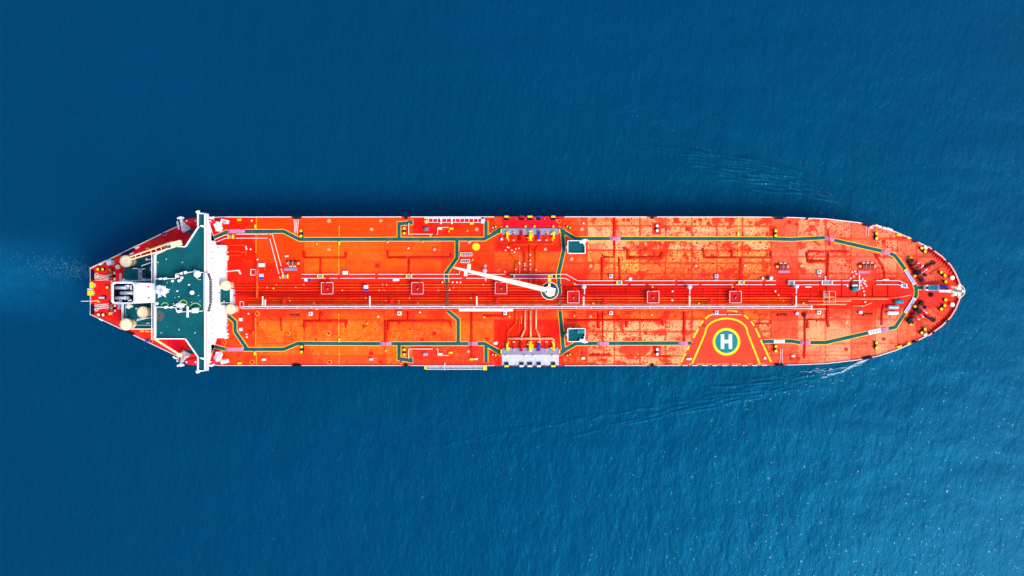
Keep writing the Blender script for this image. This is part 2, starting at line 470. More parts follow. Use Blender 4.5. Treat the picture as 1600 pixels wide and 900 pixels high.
# deck plates: each its own piece, with its own faded colour
rnd = random.Random(3)
XS = [142, 192, 250, 300, 345, 400, 455, 475, 530, 601, 645, 690, 735, 772, 880, 917, 960, 1000, 1040, 1081, 1120, 1160, 1205, 1246, 1290, 1330, 1368, 1402, 1432, 1465, 1500]
YS = [-117, -101, -82, -63, -44, -26, 15, 27, 44, 64, 83, 102, 117]
def plate_colour(x, dy):
    j = 0.45 * rnd.uniform(-1, 1)
    wear = 0.0
    if x < 330:
        c = (0.76, 0.003, 0.020)
    elif -26 <= dy <= 15:
        c = (0.80, 0.006, 0.003); wear = 0.25
        if x > 1290: c = (0.84, 0.030, 0.022)
    elif 772 < x < 880:
        c = (0.82, 0.010, 0.004); wear = 0.3
        if dy < -26 and dy > -60 or 40 < dy < 62: c = (0.85, 0.09, 0.010); wear = 0.5
    elif x < 475 and dy > 0:
        c = (0.82, 0.010, 0.001)
        if x > 400 and dy > 60: c = (0.85, 0.040, 0.001)
    elif x < 772 and dy > 0:
        c = (0.86, 0.050, 0.001) if dy > 83 else (0.88, 0.095 + 0.04 * j, 0.004)
        if dy < 27: c = (0.82, 0.018, 0.006)
        wear = 0.18
        if dy > 83 and 640 < x: c = (0.82, 0.008, 0.003); wear = 0.1
        if x > 690 and dy < 83: c = (0.84, 0.035, 0.004)
    elif x < 772:
        c = (0.88, 0.125 + 0.03 * j, 0.006); wear = 0.6
        if dy < -101: c = (0.86, 0.075, 0.012)
        if x < 400: c = (0.83, 0.035, 0.002); wear = 0.4
        if dy < -83 and x > 645: c = (0.82, 0.030, 0.014); wear = 0.5
    elif x < 1205:
        c = (0.90, 0.350 + 0.06 * j, 0.140 + 0.03 * j); wear = 1.0
        if 0 < dy < 64: c = (0.90, 0.30 + 0.05 * j, 0.060)
        if dy > 100: c = (0.89, 0.28 + 0.05 * j, 0.09)
        if x < 917: c = (0.84, 0.06, 0.012); wear = 0.8
        if -44 < dy < -26: c = (0.89, 0.20, 0.02)
    elif x < 1402:
        c = (0.90, 0.27 + 0.05 * j, 0.125 + 0.02 * j); wear = 1.0
        if dy < -44: c = (0.90, 0.27 + 0.03 * j, 0.13); wear = 0.5
        if 1205 < x < 1246: c = (0.88, 0.10, 0.045); wear = 0.5
        if 1330 < x < 1368: c = (0.88, 0.14, 0.065); wear = 0.5
    elif x < 1465:
        c = (0.88, 0.130 + 0.02 * j, 0.065); wear = 0.7
    else:
        c = (0.86, 0.075, 0.036); wear = 0.3
    k = 1 + 0.05 * rnd.uniform(-1, 1)
    return (c[0] * k, c[1] * k * (1 + 0.08 * rnd.uniform(-1, 1)), c[2] * k, wear)
YS_AFT = [-117, -101, -82, -44, -26, 15, 27, 44, 83, 117]
YS_MID = [-117, -82, -44, -26, 15, 27, 62, 83, 117]
YS_FWD = [-117, -100, -82, -44, -26, 15, 27, 54, 82, 117]
for xa, xb in zip(XS[:-1], XS[1:]):
    ys = YS_AFT if xa < 600 else YS_MID if xa < 880 else YS if xa < 1200 else YS_FWD
    for ya, yb in zip(ys[:-1], ys[1:]):
        xs = sorted({xa + .15, xb - .15} | {x for x, _ in HB if xa + 1 < x < xb - 1})
        up, lo = [], []
        for x in xs:
            h = hb(x) - 0.3
            a, b = max(ya + .15, -h), min(yb - .15, h)
            if b - a > 0.3:
                up.append((x, b)); lo.append((x, a))
        if len(up) < 2: continue
        poly = [(upx(x, d).x, upx(x, d).y) for x, d in lo + up[::-1]]
        o = MB().prism(poly, DZ - 0.06, DZ).build('deck_plate', M['deck'], ship)
        o.color = plate_colour((xa + xb) / 2, (ya + yb) / 2)

# edge of the hull: low fishplate, then rails on stanchions; solid bulwark round the bow
def edge_poly(sgn, x0, x1, inset=0.6):
    xs = [x0] + [x for x, _ in HB if x0 < x < x1] + [x1]
    return [upx(x, sgn * (hb(x) - inset)) for x in xs]
def railing(name, pts, mat, parent, h=1.1, step=4.0, r=0.07, mid=True, closed=False):
    mb = MB()
    if closed: pts = pts + [pts[0]]
    for a, b in zip(pts[:-1], pts[1:]):
        a, b = Vector(a), Vector(b)
        L_ = (b - a).length
        if L_ < 1e-3: continue
        u = Vector((0, 0, h))
        mb.bar(a + u, b + u, 2 * r, 2 * r)
        if mid: mb.bar(a + u * .55, b + u * .55, r, r)
        k = max(1, int(round(L_ / step)))
        for i in range(k + 1):
            q = a.lerp(b, i / k)
            mb.box((q.x, q.y, q.z + h / 2), (r * 1.6, r * 1.6, h))
    return mb.build(name, mat, parent)
for sgn in (1, -1):
    segs = [(142, 455), (473, 627), (642, 772), (882, 1010), (1026, 1205), (1228, 1345), (1362, 1422), (1434, 1448)]
    for x0, x1 in segs:
        if sgn < 0 and x0 == 1026: segs2 = [(1026, 1062)]
        else: segs2 = [(x0, x1)]
        for a, b in segs2:
            pts = edge_poly(sgn, a, b)
            mb = MB()
            mb.strip([(p.x, p.y) for p in pts], 0.30, DZ + 0.002, DZ + 0.35)
            mb.build('fishplate', M['rail'], ship)
            railing('hull_railing', pts, M['rail'], ship, r=0.085)
    if sgn < 0:   # alternate lowered and raised rails beside the helicopter deck
        mb = MB()
        for k in range(9):
            a, b = 1066 + k * 15.5, 1066 + k * 15.5 + 8
            p, q = upx(a, -hb(a) + 0.6), upx(b, -hb(b) + 0.6)
            mb.bar(p + Vector((0, 0, .35)), q + Vector((0, 0, .35)), 0.3, 0.6)
        mb.build('folded_rail', M['rail'], ship)
    # bow bulwark
    pts = edge_poly(sgn, 1448, 1499.4, 0.5)
    mb = MB(); mb.strip([(p.x, p.y) for p in pts], 0.35, DZ + 0.002, DZ + 1.35)
    bw = mb.build('bulwark', M['red'], ship)
    mb = MB(); mb.strip([(p.x, p.y) for p in pts], 0.55, DZ + 1.352, DZ + 1.45)
    mb.build('bulwark_cap', paint('bulwark_cap_paint', (0.84, 0.33, 0.27), 0.5), bw)
    for k in range(13):
        x = 1453 + 3.4 * k
        if x > 1494: break
        a = upx(x, sgn * (hb(x) - 1.2)); b = upx(x - 4.4, sgn * (hb(x) - 7.5))
        mb = MB()
        d = (b - a); nrm = Vector((-d.y, d.x, 0)).normalized() * 0.09
        A, B, T = a + Vector((0, 0, .004)), b + Vector((0, 0, .004)), a + Vector((0, 0, 1.3))
        mb.add([A + nrm, B + nrm, T + nrm, A - nrm, B - nrm, T - nrm], [(0, 1, 2), (5, 4, 3), (0, 3, 4, 1), (1, 4, 5, 2), (2, 5, 3, 0)])
        mb.build('bulwark_stay', M['red'], bw)
pts = [upx(142.8, 36), upx(142.8, -36)]
railing('stern_railing', pts, M['rail'], ship)

# ------------------------------------------------------------------ painted walkways
def pxs(pts, h=0): return [(W(x, y, h).x, W(x, y, h).y) for x, y in pts]
PATHS = [
    [(331, 373), (356, 361.5)],
    [(383, 361.5), (443, 361.5), (468, 374), (757, 373.5), (784, 358.5)],
    [(623.5, 373), (623.5, 349.5), (637, 348.5)],
    [(759.5, 372), (759.5, 345)],
    [(714, 374), (714, 403), (697, 427), (698.5, 442)],
    [(699, 485), (716, 499.5), (716, 536.5)],
    [(873, 357.5), (899, 373), (953, 372.8)], [(970, 372.8), (1195, 373), (1236, 374), (1289, 371.5)],
    [(1304, 375.5), (1377, 392)],
    [(1391, 396), (1399, 400), (1415, 422)],
    [(1428, 443), (1431.5, 450), (1431.5, 461), (1427.5, 468)],
    [(1431, 449.6), (1442, 449.6)],
    [(1414, 488), (1399, 511), (1389, 513.5)],
    [(1357, 520), (1290, 535.3), (1267, 535.3)],
    [(1250, 535.3), (1236, 533), (1191, 533.5)],
    [(331, 540), (352, 545.8)],
    [(381, 545.8), (443, 545.8), (466, 536.5), (594, 537)], [(612, 537), (731, 537)],
    [(747, 537), (757, 537), (784, 551.5)],
    [(623.5, 537), (623.5, 560.5), (637, 562.5)],
    [(759.5, 539), (759.5, 566)],
    [(386, 545), (367.5, 518), (367.5, 503), (356, 493)],
    [(873, 552), (900, 537), (933, 536.6)], [(952, 536.6), (1060, 536.2)], [(1075, 536.2), (1081, 536.2)],
    [(879, 362), (881, 391), (872.5, 428), (874.5, 462)],
    [(875, 485), (880.5, 547)], [(880, 520.5), (888, 520.5)],
]
for i, p in enumerate(PATHS):
    w = MB().strip(pxs(p), 7.3 * S, DZ + 0.006 + 0.003 * i, DZ + 0.010 + 0.003 * i).build('walkway_border', M['lineyellow'], ship)
for i, p in enumerate(PATHS):
    MB().strip(pxs(p), 5.2 * S, DZ + 0.110 + 0.003 * i, DZ + 0.114 + 0.003 * i).build('walkway', M['path'], ship)
FL = [[(637, 345.5), (645, 343), (645, 351), (637, 351.5)], [(637, 559.5), (645, 559), (645, 567.5), (637, 565.5)],
      [(767, 364), (783.5, 354), (783.5, 364), (775, 364.5)], [(874, 354), (884, 360.5), (882, 366.5), (874, 362)],
      [(767, 545.5), (783.5, 546.5), (783.5, 556.5)], [(874, 548), (883, 543), (885, 549), (874, 556)]]
for i, p in enumerate(FL):
    q = pxs(p); cx = sum(a for a, _ in q) / len(q); cy = sum(b for _, b in q) / len(q)
    MB().prism([(cx + (a - cx) * 1.16, cy + (b - cy) * 1.16) for a, b in q], DZ + 0.092 + .003 * i, DZ + 0.096 + .003 * i).build('walkway_border', M['lineyellow'], ship)
    MB().prism(q, DZ + 0.196 + .002 * i, DZ + 0.199 + .002 * i).build('walkway', M['path'], ship)
# bare sloping ramps over pipes where the walkway crosses them
RAMPS = [(356, 361.5, 383, 361.5), (953, 372.8, 970, 372.8), (1289, 371.5, 1304, 375.5), (1377, 392, 1391, 396), (352, 545.8, 381, 545.8),
         (594, 537, 612, 537), (731, 537, 747, 537), (933, 536.6, 952, 536.6), (1060, 536.2, 1075, 536.2), (1250, 535.3, 1267, 535.3), (1376, 516, 1389, 513.5)]
for a, b, c, d in RAMPS:
    p, q = W(a, b), W(c, d); u = (q - p).normalized()
    m = MB(); up = Vector((0, 0, .45)); nn = Vector((-u.y, u.x, 0)) * (3.1 * S); e = u * 1.1
    lo = Vector((0, 0, .006))
    P = [p + nn + lo, p - nn + lo, p + e + nn + up, p + e - nn + up, q - e + nn + up, q - e - nn + up, q + nn + lo, q - nn + lo]
    m.add(P, [(0, 1, 3, 2), (2, 3, 5, 4), (4, 5, 7, 6), (0, 2, 4, 6), (7, 5, 3, 1), (6, 7, 1, 0)])
    m.build('walkway_ramp', M['ramp'], ship)
# crossing of the walkways over the pipe bundle: short green steps
for x in (698.5, 874.8):
    for k in range(6):
        y = 445.5 + k * 6.6
        p = W(x, y, 2.2)
        MB().box(p, (4.6 * S, 3.0 * S, 0.12)).build('pipe_step', M['path'], ship)
# white plates with small illegible marks on the walkway
for (a, b, c, d, w) in ((1357, 520, 1376, 516, 6.5), (1209, 533.6, 1226, 533.4, 4.2)):
    p, q = W(a, b), W(c, d); u = (q - p).normalized()
    pl = MB().strip([(p.x, p.y), (q.x, q.y)], w * S, DZ + .20, DZ + .206).build('sign_plate', M['white'], ship)
    m = MB(); ang = math.atan2(u.y, u.x); L_ = (q - p).length
    for k in range(7):
        t = (k + 1) / 8
        c_ = p.lerp(q, t); m.box((c_.x, c_.y, DZ + .212), (L_ * 0.06, w * S * (0.55 if k % 3 else 0.3), 0.006), ang)
    m.build('sign_mark', M['path'], pl)

# ------------------------------------------------------------------ helicopter landing mark
heli = [(1064, 567.5), (1081, 534), (1092, 511), (1103, 497), (1118, 487.5), (1135, 484.5), (1150, 486), (1166, 492.5), (1179, 503), (1190, 519), (1197, 538), (1206, 567.5)]
MB().prism(pxs(heli), DZ + .120, DZ + .124).build('helicopter_deck', M['helired'], ship)
inner = [(1081.5, 568), (1102, 520)]
for k in range(13):
    t = math.pi - math.pi * k / 12
    inner.append((1135 + 33 * math.cos(t), 519.5 - 22 * math.sin(t)))
inner += [(1168, 520), (1187, 568)]
MB().strip(pxs(inner), 2.6 * S, DZ + .130, DZ + .134).build('helicopter_line', M['yellow'], ship)
dl = [[(1064, 566), (1071.5, 552)], [(1074, 547), (1076.5, 541)], [(1079, 537), (1081, 533)], [(1083.5, 528), (1091, 513.5)], [(1093, 509), (1098.5, 501.5)], [(1102, 498), (1109, 492.5), (1117, 488.5)],
      [(1136, 484.8), (1144, 485), (1152, 487)], [(1162.5, 492.5), (1169, 498)], [(1173.5, 502), (1178.5, 509)], [(1180.5, 513), (1187, 527)], [(1188.5, 531), (1205, 566)]]
for k, p in enumerate(dl):
    MB().strip(pxs(p), 2.6 * S, DZ + .130, DZ + .134).build('helicopter_dash', M['yellow'], ship)
c = W(1135, 534)
MB().ring(c, 17.6 * S, 21.6 * S, DZ + .136, DZ + .140, 48).build('helicopter_ring', M['yellow'], ship)
MB().lathe([(17.7 * S, 0), (17.7 * S, .004)], (c.x, c.y, DZ + .1405), 48).build('helicopter_disc', M['heligreen'], ship)
m = MB()
for sx in (-6.2, 6.2): m.box((c.x + sx * S, c.y + .1, DZ + .150), (5.2 * S, 22.5 * S, .004))
m.box((c.x, c.y + .1, DZ + .150), (7.19 * S, 5.2 * S, .004))
m.build('letter_h', M['white'], ship)
# yellow winching spot, small dotted cable lines
c = W(744, 385.5)
MB().lathe([(6 * S, 0), (6 * S, .004)], (c.x, c.y, DZ + .02), 32).build('yellow_spot', M['yellow'], ship)
for x, y0, y1 in ((400.5, 342, 358), (400, 366, 396), (399.5, 498, 541), (400.5, 552, 570), (530, 353, 369), (529.5, 379, 428), (529.5, 491, 532), (530, 543, 570), (1154, 342, 370), (1155, 378, 438)):
    m = MB(); y = y0
    while y < y1:
        p = W(x, y); m.box((p.x, p.y, DZ + .012), (.30, .26, .02)); y += 2.2
    m.build('dotted_line', M['yellow'], ship)
# pale and red rings and squares painted round fittings
def ringmark(x, y, r, mat, z=.014):
    p = W(x, y); MB().ring(p, (r - .8) * S, r * S, DZ + z, DZ + z + .004, 18).build('painted_ring', mat, ship)
# ------------------------------------------------------------------ bridge house, built in storeys
HN = 22.0                                            # navigation deck
def poly(pts, h): return [(W(x, y, h).x, W(x, y, h).y) for x, y in pts]
XF, XA = -112.9, -131.6
YU, YL = 15.2, -18.8
mb = MB()
mb.prism([(XA, YL), (XF, YL), (XF, YU), (-121.5, YU), (XA, 12.4)], DZ + 3.3, DZ + HN - 0.3)
mb.prism([(XA, YL - .6), (-111.2, YL - .6), (-111.2, YU + 1.4), (-121, YU + 1.4), (XA, 12.6)], DZ + 0.004, DZ + 3.298)
house = mb.build('superstructure', M['white'], ship)
# storey ledges on the front
for h in (6.3, 9.4, 12.5, 15.6, 18.6):
    MB().box((XF + .12, (YU + YL) / 2, DZ + h), (.24, YU - YL - .2, .14)).build('storey_ledge', M['white'], house)
wm = MB().box((0, 0, 0), (.08, .42, .50)); w0 = None
for r_, h in enumerate((4.9, 8.0, 11.1, 14.2, 17.2)):
    k = (9, 11, 9, 13, 15)[r_]
    for i in range(k):
        y = YL + 1.6 + (YU - YL - 3.2) * i / (k - 1)
        if w0 is None: o = w0 = wm.build('window', M['glass'], house)
        else: o = w0.copy(); C.objects.link(o)
        o.parent = house; o.location = (XF + .04, y, DZ + h)
for y in (-15.5, -7.2, 6.0, 13.0):
    MB().box((-111.15, y, DZ + 1.2), (.12, .95, 2.0)).build('door', M['grey'], house)
# navigation deck with wings
NAV = [(243, 397), (259, 390), (262, 383), (270, 377.5), (277, 378), (281.5, 384.5), (290, 385), (311, 353), (311, 333), (322, 333),
       (322, 580), (311, 580), (311, 560), (290, 530), (243, 530)]
q = poly(NAV, HN)
MB().prism(q, DZ + HN - .29, DZ + HN).build('navigation_deck', M['green'], house)
# wing boxes: deep slabs with a tapering knee towards the house side
for s in (1, -1):
    wp = poly([(311, 333.2), (321.8, 333.2), (321.8, 386), (290, 385), (311, 353)], HN) if s > 0 else poly([(311, 579.8), (321.8, 579.8), (321.8, 529), (290, 530), (311, 560)], HN)
    MB().prism([(x, y) for x, y in wp], DZ + HN - 3.6, DZ + HN - .292).build('bridge_wing', M['white'], house)
    yo = W(322, 344, HN).y if s > 0 else W(322, 570, HN).y
    yi = YU + .01 if s > 0 else YL - .01
    m = MB()
    for x0, x1 in ((XF - .6, XF - .05), (XF - 3.6, XF - 3.1)):
        z1 = DZ + HN - 3.6
        m.add([(x0, yo, z1), (x0, yi, z1), (x0, yi, z1 - 11), (x1, yo, z1), (x1, yi, z1), (x1, yi, z1 - 11)],
              [(0, 1, 2), (5, 4, 3), (0, 3, 4, 1), (1, 4, 5, 2), (2, 5, 3, 0)])
    m.build('wing_knee', M['white'], house)
    ym = yi + s * 2.6
    m = MB(); m.add([(XF - .02, ym + s * 3.6, DZ + 15.4), (XF - .02, ym, DZ + 15.4), (XF - .02, ym, DZ + 11.4), (XF - .02, ym + s * .8, DZ + 11.4)], [(0, 1, 2, 3), (3, 2, 1, 0)])
    m.build('knee_opening', M['grey'], house)
    # wing end details
    e = W(310, 331.5 if s > 0 else 580.5, HN + .6)
    MB().box((e.x, e.y, e.z), (1.1, 1.0, 1.0), .4).lathe([(.5, 0), (.6, .5), (.3, .9)], (e.x - .2, e.y, e.z + .4), 10).build('wing_lamp', M['white'], house)
    e = W(316.5, 353.5 if s > 0 else 560, HN + .9)
    MB().box((e.x, e.y, e.z), (1.3, .6, .9), -.3).box((e.x - .6, e.y, e.z - .4), (.3, .3, 1.0)).build('wing_console', M['white'], house)
# bulwark round the navigation deck
m = MB(); qq = [Vector((a, b)) for a, b in q]
for a, b in zip(qq, qq[1:] + qq[:1]):
    front = abs(a.x - b.x) < .01 and a.x > -114.5
    ctr = Vector((-122, -1))
    d = (b - a).normalized(); nn = Vector((d.y, -d.x))
    if nn.dot(a - ctr) < 0: nn = -nn
    o = -nn * 0.20
    p0, p1 = a + o, b + o
    m.bar((p0.x, p0.y, DZ + HN + .55), (p1.x, p1.y, DZ + HN + .55), .36 if not front else .42, 1.08)
m.build('wing_bulwark', M['white'], house)
# aft gallery strip
m = MB(); m.prism(poly([(238.3, 396), (242.6, 396), (242.6, 530), (238.3, 530)], HN), DZ + HN - 1.6, DZ + HN - .6)
m.build('aft_gallery', M['palegrey'], house)
for x in (238.6, 242.3):
    railing('gallery_railing', [W(x, 396, HN - .6), W(x, 530, HN - .6)], M['white'], house, r=.08, step=3)
# compass deck over the wheelhouse
HC = 24.6
CD = [(243.5, 436), (276, 435.5), (276, 428.5), (292, 427), (304, 424.8), (319, 426), (319, 485.5), (305, 486.5), (278, 487), (276, 480.5), (243.5, 479.5)]
q = poly(CD, HC)
MB().prism(q, DZ + HN + .002, DZ + HC - .12).build('wheelhouse', M['white'], house)
MB().prism(q, DZ + HC - .118, DZ + HC).build('compass_deck', M['green'], house)
FR = [(318.9, 426), (323, 427), (326.5, 438), (326.5, 474), (323, 487), (318.9, 486)]
MB().prism(poly(FR, HC), DZ + HN - .2, DZ + HC + .02).build('wheelhouse_front', M['white'], house)
MB().strip(poly([(319.4, 427), (319.4, 485)], HC), .5, DZ + HC + .02, DZ + HC + .5).build('roof_coaming', M['grey'], house)
# raked wheelhouse panes
fp = [(323.2, 427.4), (326.7, 438), (326.7, 474), (323.2, 486.6)]
for (x0, y0), (x1, y1), k in ((fp[0], fp[1], 3), (fp[1], fp[2], 9), (fp[2], fp[3], 3)):
    a, b = W(x0, y0, HC), W(x1, y1, HC)
    d = (b - a).normalized(); nn = Vector((-d.y, d.x, 0))
    if nn.x < 0: nn = -nn
    for i in range(k):
        p, r2 = a.lerp(b, (i + .06) / k), a.lerp(b, (i + .94) / k)
        m = MB(); o1 = nn * .05; o2 = nn * .55
        zt, zb = Vector((0, 0, -.35)), Vector((0, 0, -1.75))
        V = [p + o1 + zt, r2 + o1 + zt, r2 + o2 + zb, p + o2 + zb]
        V += [v - nn * .06 for v in V]
        m.add(V, [(3, 2, 1, 0), (4, 5, 6, 7), (0, 1, 5, 4), (1, 2, 6, 5), (2, 3, 7, 6), (3, 0, 4, 7)])
        m.build('bridge_window', M['glass'], house)
    m = MB()
    for i in range(k + 1):
        p = a.lerp(b, i / k)
        m.bar(p + nn * .1 + Vector((0, 0, -.3)), p + nn * .60 + Vector((0, 0, -1.8)), .08, .08)
    m.build('window_mullion', M['grey'], house)
railing('roof_railing', [W(x, y, HC) for x, y in [(243.5, 435.8), (276, 435.3), (276, 428.3), (292, 426.6), (304, 424.4), (318, 425.8)]], M['white'], house, r=.12, step=2.2)
railing('roof_railing', [W(x, y, HC) for x, y in [(243.5, 479.6), (276, 480.6), (278, 487.2), (305, 486.8), (318, 485.8)]], M['white'], house, r=.12, step=2.2)
for x, y, s_ in ((251, 435.6, .8), (258, 435.4, .9), (285, 427, 1.0), (289, 426, 1.1), (277, 432, 1.0), (260, 480, 1.0), (268, 480.2, .8), (281, 486.5, 1.2), (297, 486, .8)):
    p = W(x, y, HC + .9)
    MB().box((p.x, p.y, p.z), (1.4 * s_, .8 * s_, .8), .2 * s_).build('rail_locker', M['white'], house)
for x, y, r in ((281, 438.5, .55), (285.5, 434, .6), (271, 439, .5), (283.5, 438, .4), (247, 474, .55), (306, 423.5, .5)):
    p = W(x, y, HC)
    MB().lathe([(r * .5, 0), (r * .5, .9), (r, 1.0), (r, 1.3), (r * .5, 1.7)], p, 10).build('roof_vent', M['white'], house)
# lime circles painted on the roof
for x, y, r, a0, a1 in ((257.5, 478.5, 6, 0, 180), (286, 475.5, 7, -35, 190), (305.5, 482.5, 9.5, 25, 160), (312.5, 430, 7.5, 180, 285)):
    p = W(x, y, HC); f = S * (CAMH - HC) / CAMH
    MB().ring(p, (r - 1.1) * f, r * f, DZ + HC + .006, DZ + HC + .012, 24, R(a0), R(a1)).build('lime_ring', M['lime'], house)
for x, y in ((249, 493.5),):
    p = W(x, y, HN); f = S
    MB().ring(p, .6, 1.1, DZ + HN + .006, DZ + HN + .012, 20).ring(p, 1.5, 1.75, DZ + HN + .006, DZ + HN + .012, 20).build('roof_target_ring', M['rust'], house)

# ------------------------------------------------------------------ casing deck behind the house
HK = 4.5
CK = [(194.5, 418), (208, 405), (241, 398), (241, 514), (192.5, 514), (192.5, 441)]
q = poly(CK, HK)
mb = MB(); mb.prism(q, DZ + .004, DZ + HK - .06)
cas = mb.build('engine_casing', M['white'], ship)
MB().prism(q, DZ + HK - .058, DZ + HK).build('casing_deck', M['green'], cas)
railing('casing_railing', [W(192.6, 441, HK), W(192.6, 514, HK), W(240, 514, HK)], M['white'], cas, r=.16, step=3)
MB().strip(poly([(192.7, 471), (192.7, 513.8), (240, 513.8)], HK), .42, DZ + HK + .004, DZ + HK + .25).build('casing_coaming', M['rail'], cas)
for x, y, w, h2_, mt in ((200, 480, 1.2, .6, 'palegrey'), (206, 500, .8, .8, 'teal'), (214, 482, .6, .6, 'white'), (232, 505, 1.0, .5, 'palegrey'), (226, 418, .8, 1.4, 'navy'), (232, 430, 1.2, .9, 'navy'), (226, 428, .5, .5, 'teal'), (236, 420, .4, 1.8, 'palegrey'), (210, 410, 1.4, .5, 'grey'), (199, 493, .5, 1.4, 'teal')):
    p = W(x, y, HK); MB().box((p.x, p.y, p.z + .4), (w, h2_, .78)).build('casing_fitting', M[mt], cas)
for pts in ([(196, 476), (196, 510)], [(205, 508), (236, 508)], [(225, 436), (238, 436)]):
    MB().tube([W(x, y, HK + .2) for x, y in pts], .09, 6).build('casing_pipe', M['palegrey'], cas)
# steps / red landing beside the casing
p = W(197, 438.5, 3.0); MB().box((p.x, p.y, p.z), (1.8, 2.2, .3)).build('stair_landing', M['crimson'], cas)
p = W(190, 440, 1.0); MB().box((p.x - .4, p.y + 1.5, p.z), (.9, 3.6, .2)).build('stair', M['grey'], cas)
p = W(186.5, 478.5, .4); MB().box((p.x, p.y, p.z), (1.1, 2.4, .3)).build('stair', M['grey'], cas)

# funnel
HF, HG = 30.0, 24.8
fq = poly([(209, 442.3), (242, 442.8), (242, 472.6), (209, 473.2)], HG)
mb = MB(); mb.prism(fq, DZ + HK, DZ + HG)
def rrect(x0, x1, y0, y1, r, h, seg=4):
    P = []
    for cx, cy, a in ((x1 - r, y0 + r, -90), (x1 - r, y1 - r, 0), (x0 + r, y1 - r, 90), (x0 + r, y0 + r, 180)):
        for k in range(seg + 1):
            t = R(a + 90 * k / seg); P.append((cx + r * math.cos(t), cy + r * math.sin(t)))
    return poly(P, h)
outer = rrect(174.5, 210.5, 440.8, 474.6, 5, HF); innr = rrect(177, 208.6, 443, 472.6, 4, HF)
n = len(outer); V = []; F = []
for P_, z in ((outer, DZ + HK), (outer, DZ + HF), (innr, DZ + HF), (innr, DZ + HF - .5)): V += [(x, y, z) for x, y in P_]
for r_ in range(3):
    for i in range(n):
        j = (i + 1) % n; F.append((r_ * n + i, r_ * n + j, (r_ + 1) * n + j, (r_ + 1) * n + i))
mb.add(V, F)
fun = mb.build('funnel', M['white'], ship)
V = []; F = []
for P_, z in ((innr, DZ + HF - .5), (innr, DZ + HF - 7.0)): V += [(x, y, z) for x, y in P_]
for i in range(n): j = (i + 1) % n; F.append((i, j, n + j, n + i))
MB().add(V, F).build('funnel_lining', M['navy'], fun)
MB().prism([(x * 1.0, y) for x, y in innr], DZ + HF - 7.0, DZ + HF - 6.8).build('funnel_floor', M['navy'], fun)
MB().strip(outer + [outer[0]], .28, DZ + HF + .004, DZ + HF + .22).build('funnel_rim', M['palegrey'], fun)
for (x0, x1, y, r) in ((179.5, 197, 449.3, .66), (188, 208, 457.7, .68), (179.5, 197, 465.5, .66)):
    a, b = W(x0, y, HF - 1.6), W(x1, y, HF - 1.6)
    m = MB(); m.cyl(a, b, r, r, 16)
    m.cyl(b, b + Vector((.8, 0, -.9)), r, r * .95, 16)
    pp = m.build('exhaust_pipe', M['steel'], fun, smooth=True)
    MB().cyl(b - Vector((.5, 0, 0)), b + Vector((.1, 0, 0)), r * 1.12, r * 1.12, 16).build('pipe_flange', M['palegrey'], pp)
    MB().cyl(a - Vector((.02, 0, 0)), a + Vector((.06, 0, 0)), r * .8, r * .8, 16).build('pipe_mouth', M['black'], pp)
for x, y, dx, dy in ((203, 447, 1.8, .5), (205, 450, .6, 1.4), (186, 471, 2.2, .4), (203, 469.5, 1.4, .6), (199, 446, 1.2, .35)):
    p = W(x, y, HF - 1.4); MB().box(p, (dx, dy, .6), .2).build('funnel_fitting', M['palegrey'], fun)
for x, y in ((232, 448), (232.8, 465.5)):
    p = W(x, y, HG); MB().lathe([(.35, 0), (.35, .25), (.2, .35)], p, 10).build('casing_cap', M['crimson'], fun)
for x, y in ((222, 452), (228, 452), (222, 465), (228, 464), (212, 447), (212, 453), (212, 459), (212, 465)):
    p = W(x, y, HG); MB().box((p.x, p.y, p.z + .06), (.3, .22, .12)).build('casing_lug', M['palegrey'], fun)
railing('funnel_deck_railing', [W(241.6, 443, HG), W(241.6, 472.5, HG)], M['white'], fun, r=.09, step=2)
m = MB(); m.strip(poly([(240, 447), (258, 462.5)], 31), .25, DZ + 30.9, DZ + 31.1)

# radar mast on the compass deck
mast = thing('radar_mast', 'white spiky radar mast standing just forward of the funnel', 'mast', W(262, 455.5, HC))
o0 = mast.location
m = MB()
for a, b, r in (((0, 0, 0), (0, .2, 10.5), .55), ((-1.8, 1.2, 0), (-.4, .4, 8), .22), ((-1.8, -1.2, 0), (-.4, 0, 8), .22)): m.cyl(a, b, r, r * .7, 8)
m.build('mast_trunk', M['white'], mast)
star = [(243.5, 449), (248, 447), (250, 444.6), (252, 448.4), (255, 445.8), (256, 449.2), (258.6, 446), (259, 451), (266.5, 452.3), (259.5, 454.6), (261, 459), (257.8, 458.6), (259.6, 465), (252.5, 460.6), (246.5, 466), (247, 460), (243.5, 458)]
hs_ = 30.5
sp = [(a - o0.x, b - o0.y) for a, b in poly(star, hs_)]
MB().prism(sp, DZ + hs_ - o0.z - .12, DZ + hs_ - o0.z).build('antenna_platform', M['white'], mast)
a, b = W(239, 448.5, 33) - o0, W(258.5, 463, 32) - o0
m = MB(); m.bar(a, b, .22, .2); m.build('shading_line', M['grey'], mast)  # added grey bar, draws a thin line of shading as a solid part
a, b = W(249, 446, 34) - o0, W(248, 464, 34) - o0
MB().bar(a, b, .3, .3).build('yardarm', M['white'], mast)
for x, y, hh in ((251, 447, 33), (256, 451, 34.5), (254, 459, 33), (247, 453, 36), (260, 452, 32)):
    p = W(x, y, hh) - o0; MB().cyl((p.x, p.y, DZ + hs_ - o0.z), (p.x, p.y, DZ + hs_ - o0.z + 3), .12, .05, 6).build('whip_antenna', M['white'], mast)
p = W(248.5, 455, 34.5) - o0
MB().box(p, (.5, 4.2, .45), .3).cyl((p.x, p.y, p.z - 4), p, .3, .3, 8).build('radar_scanner', M['palegrey'], mast)
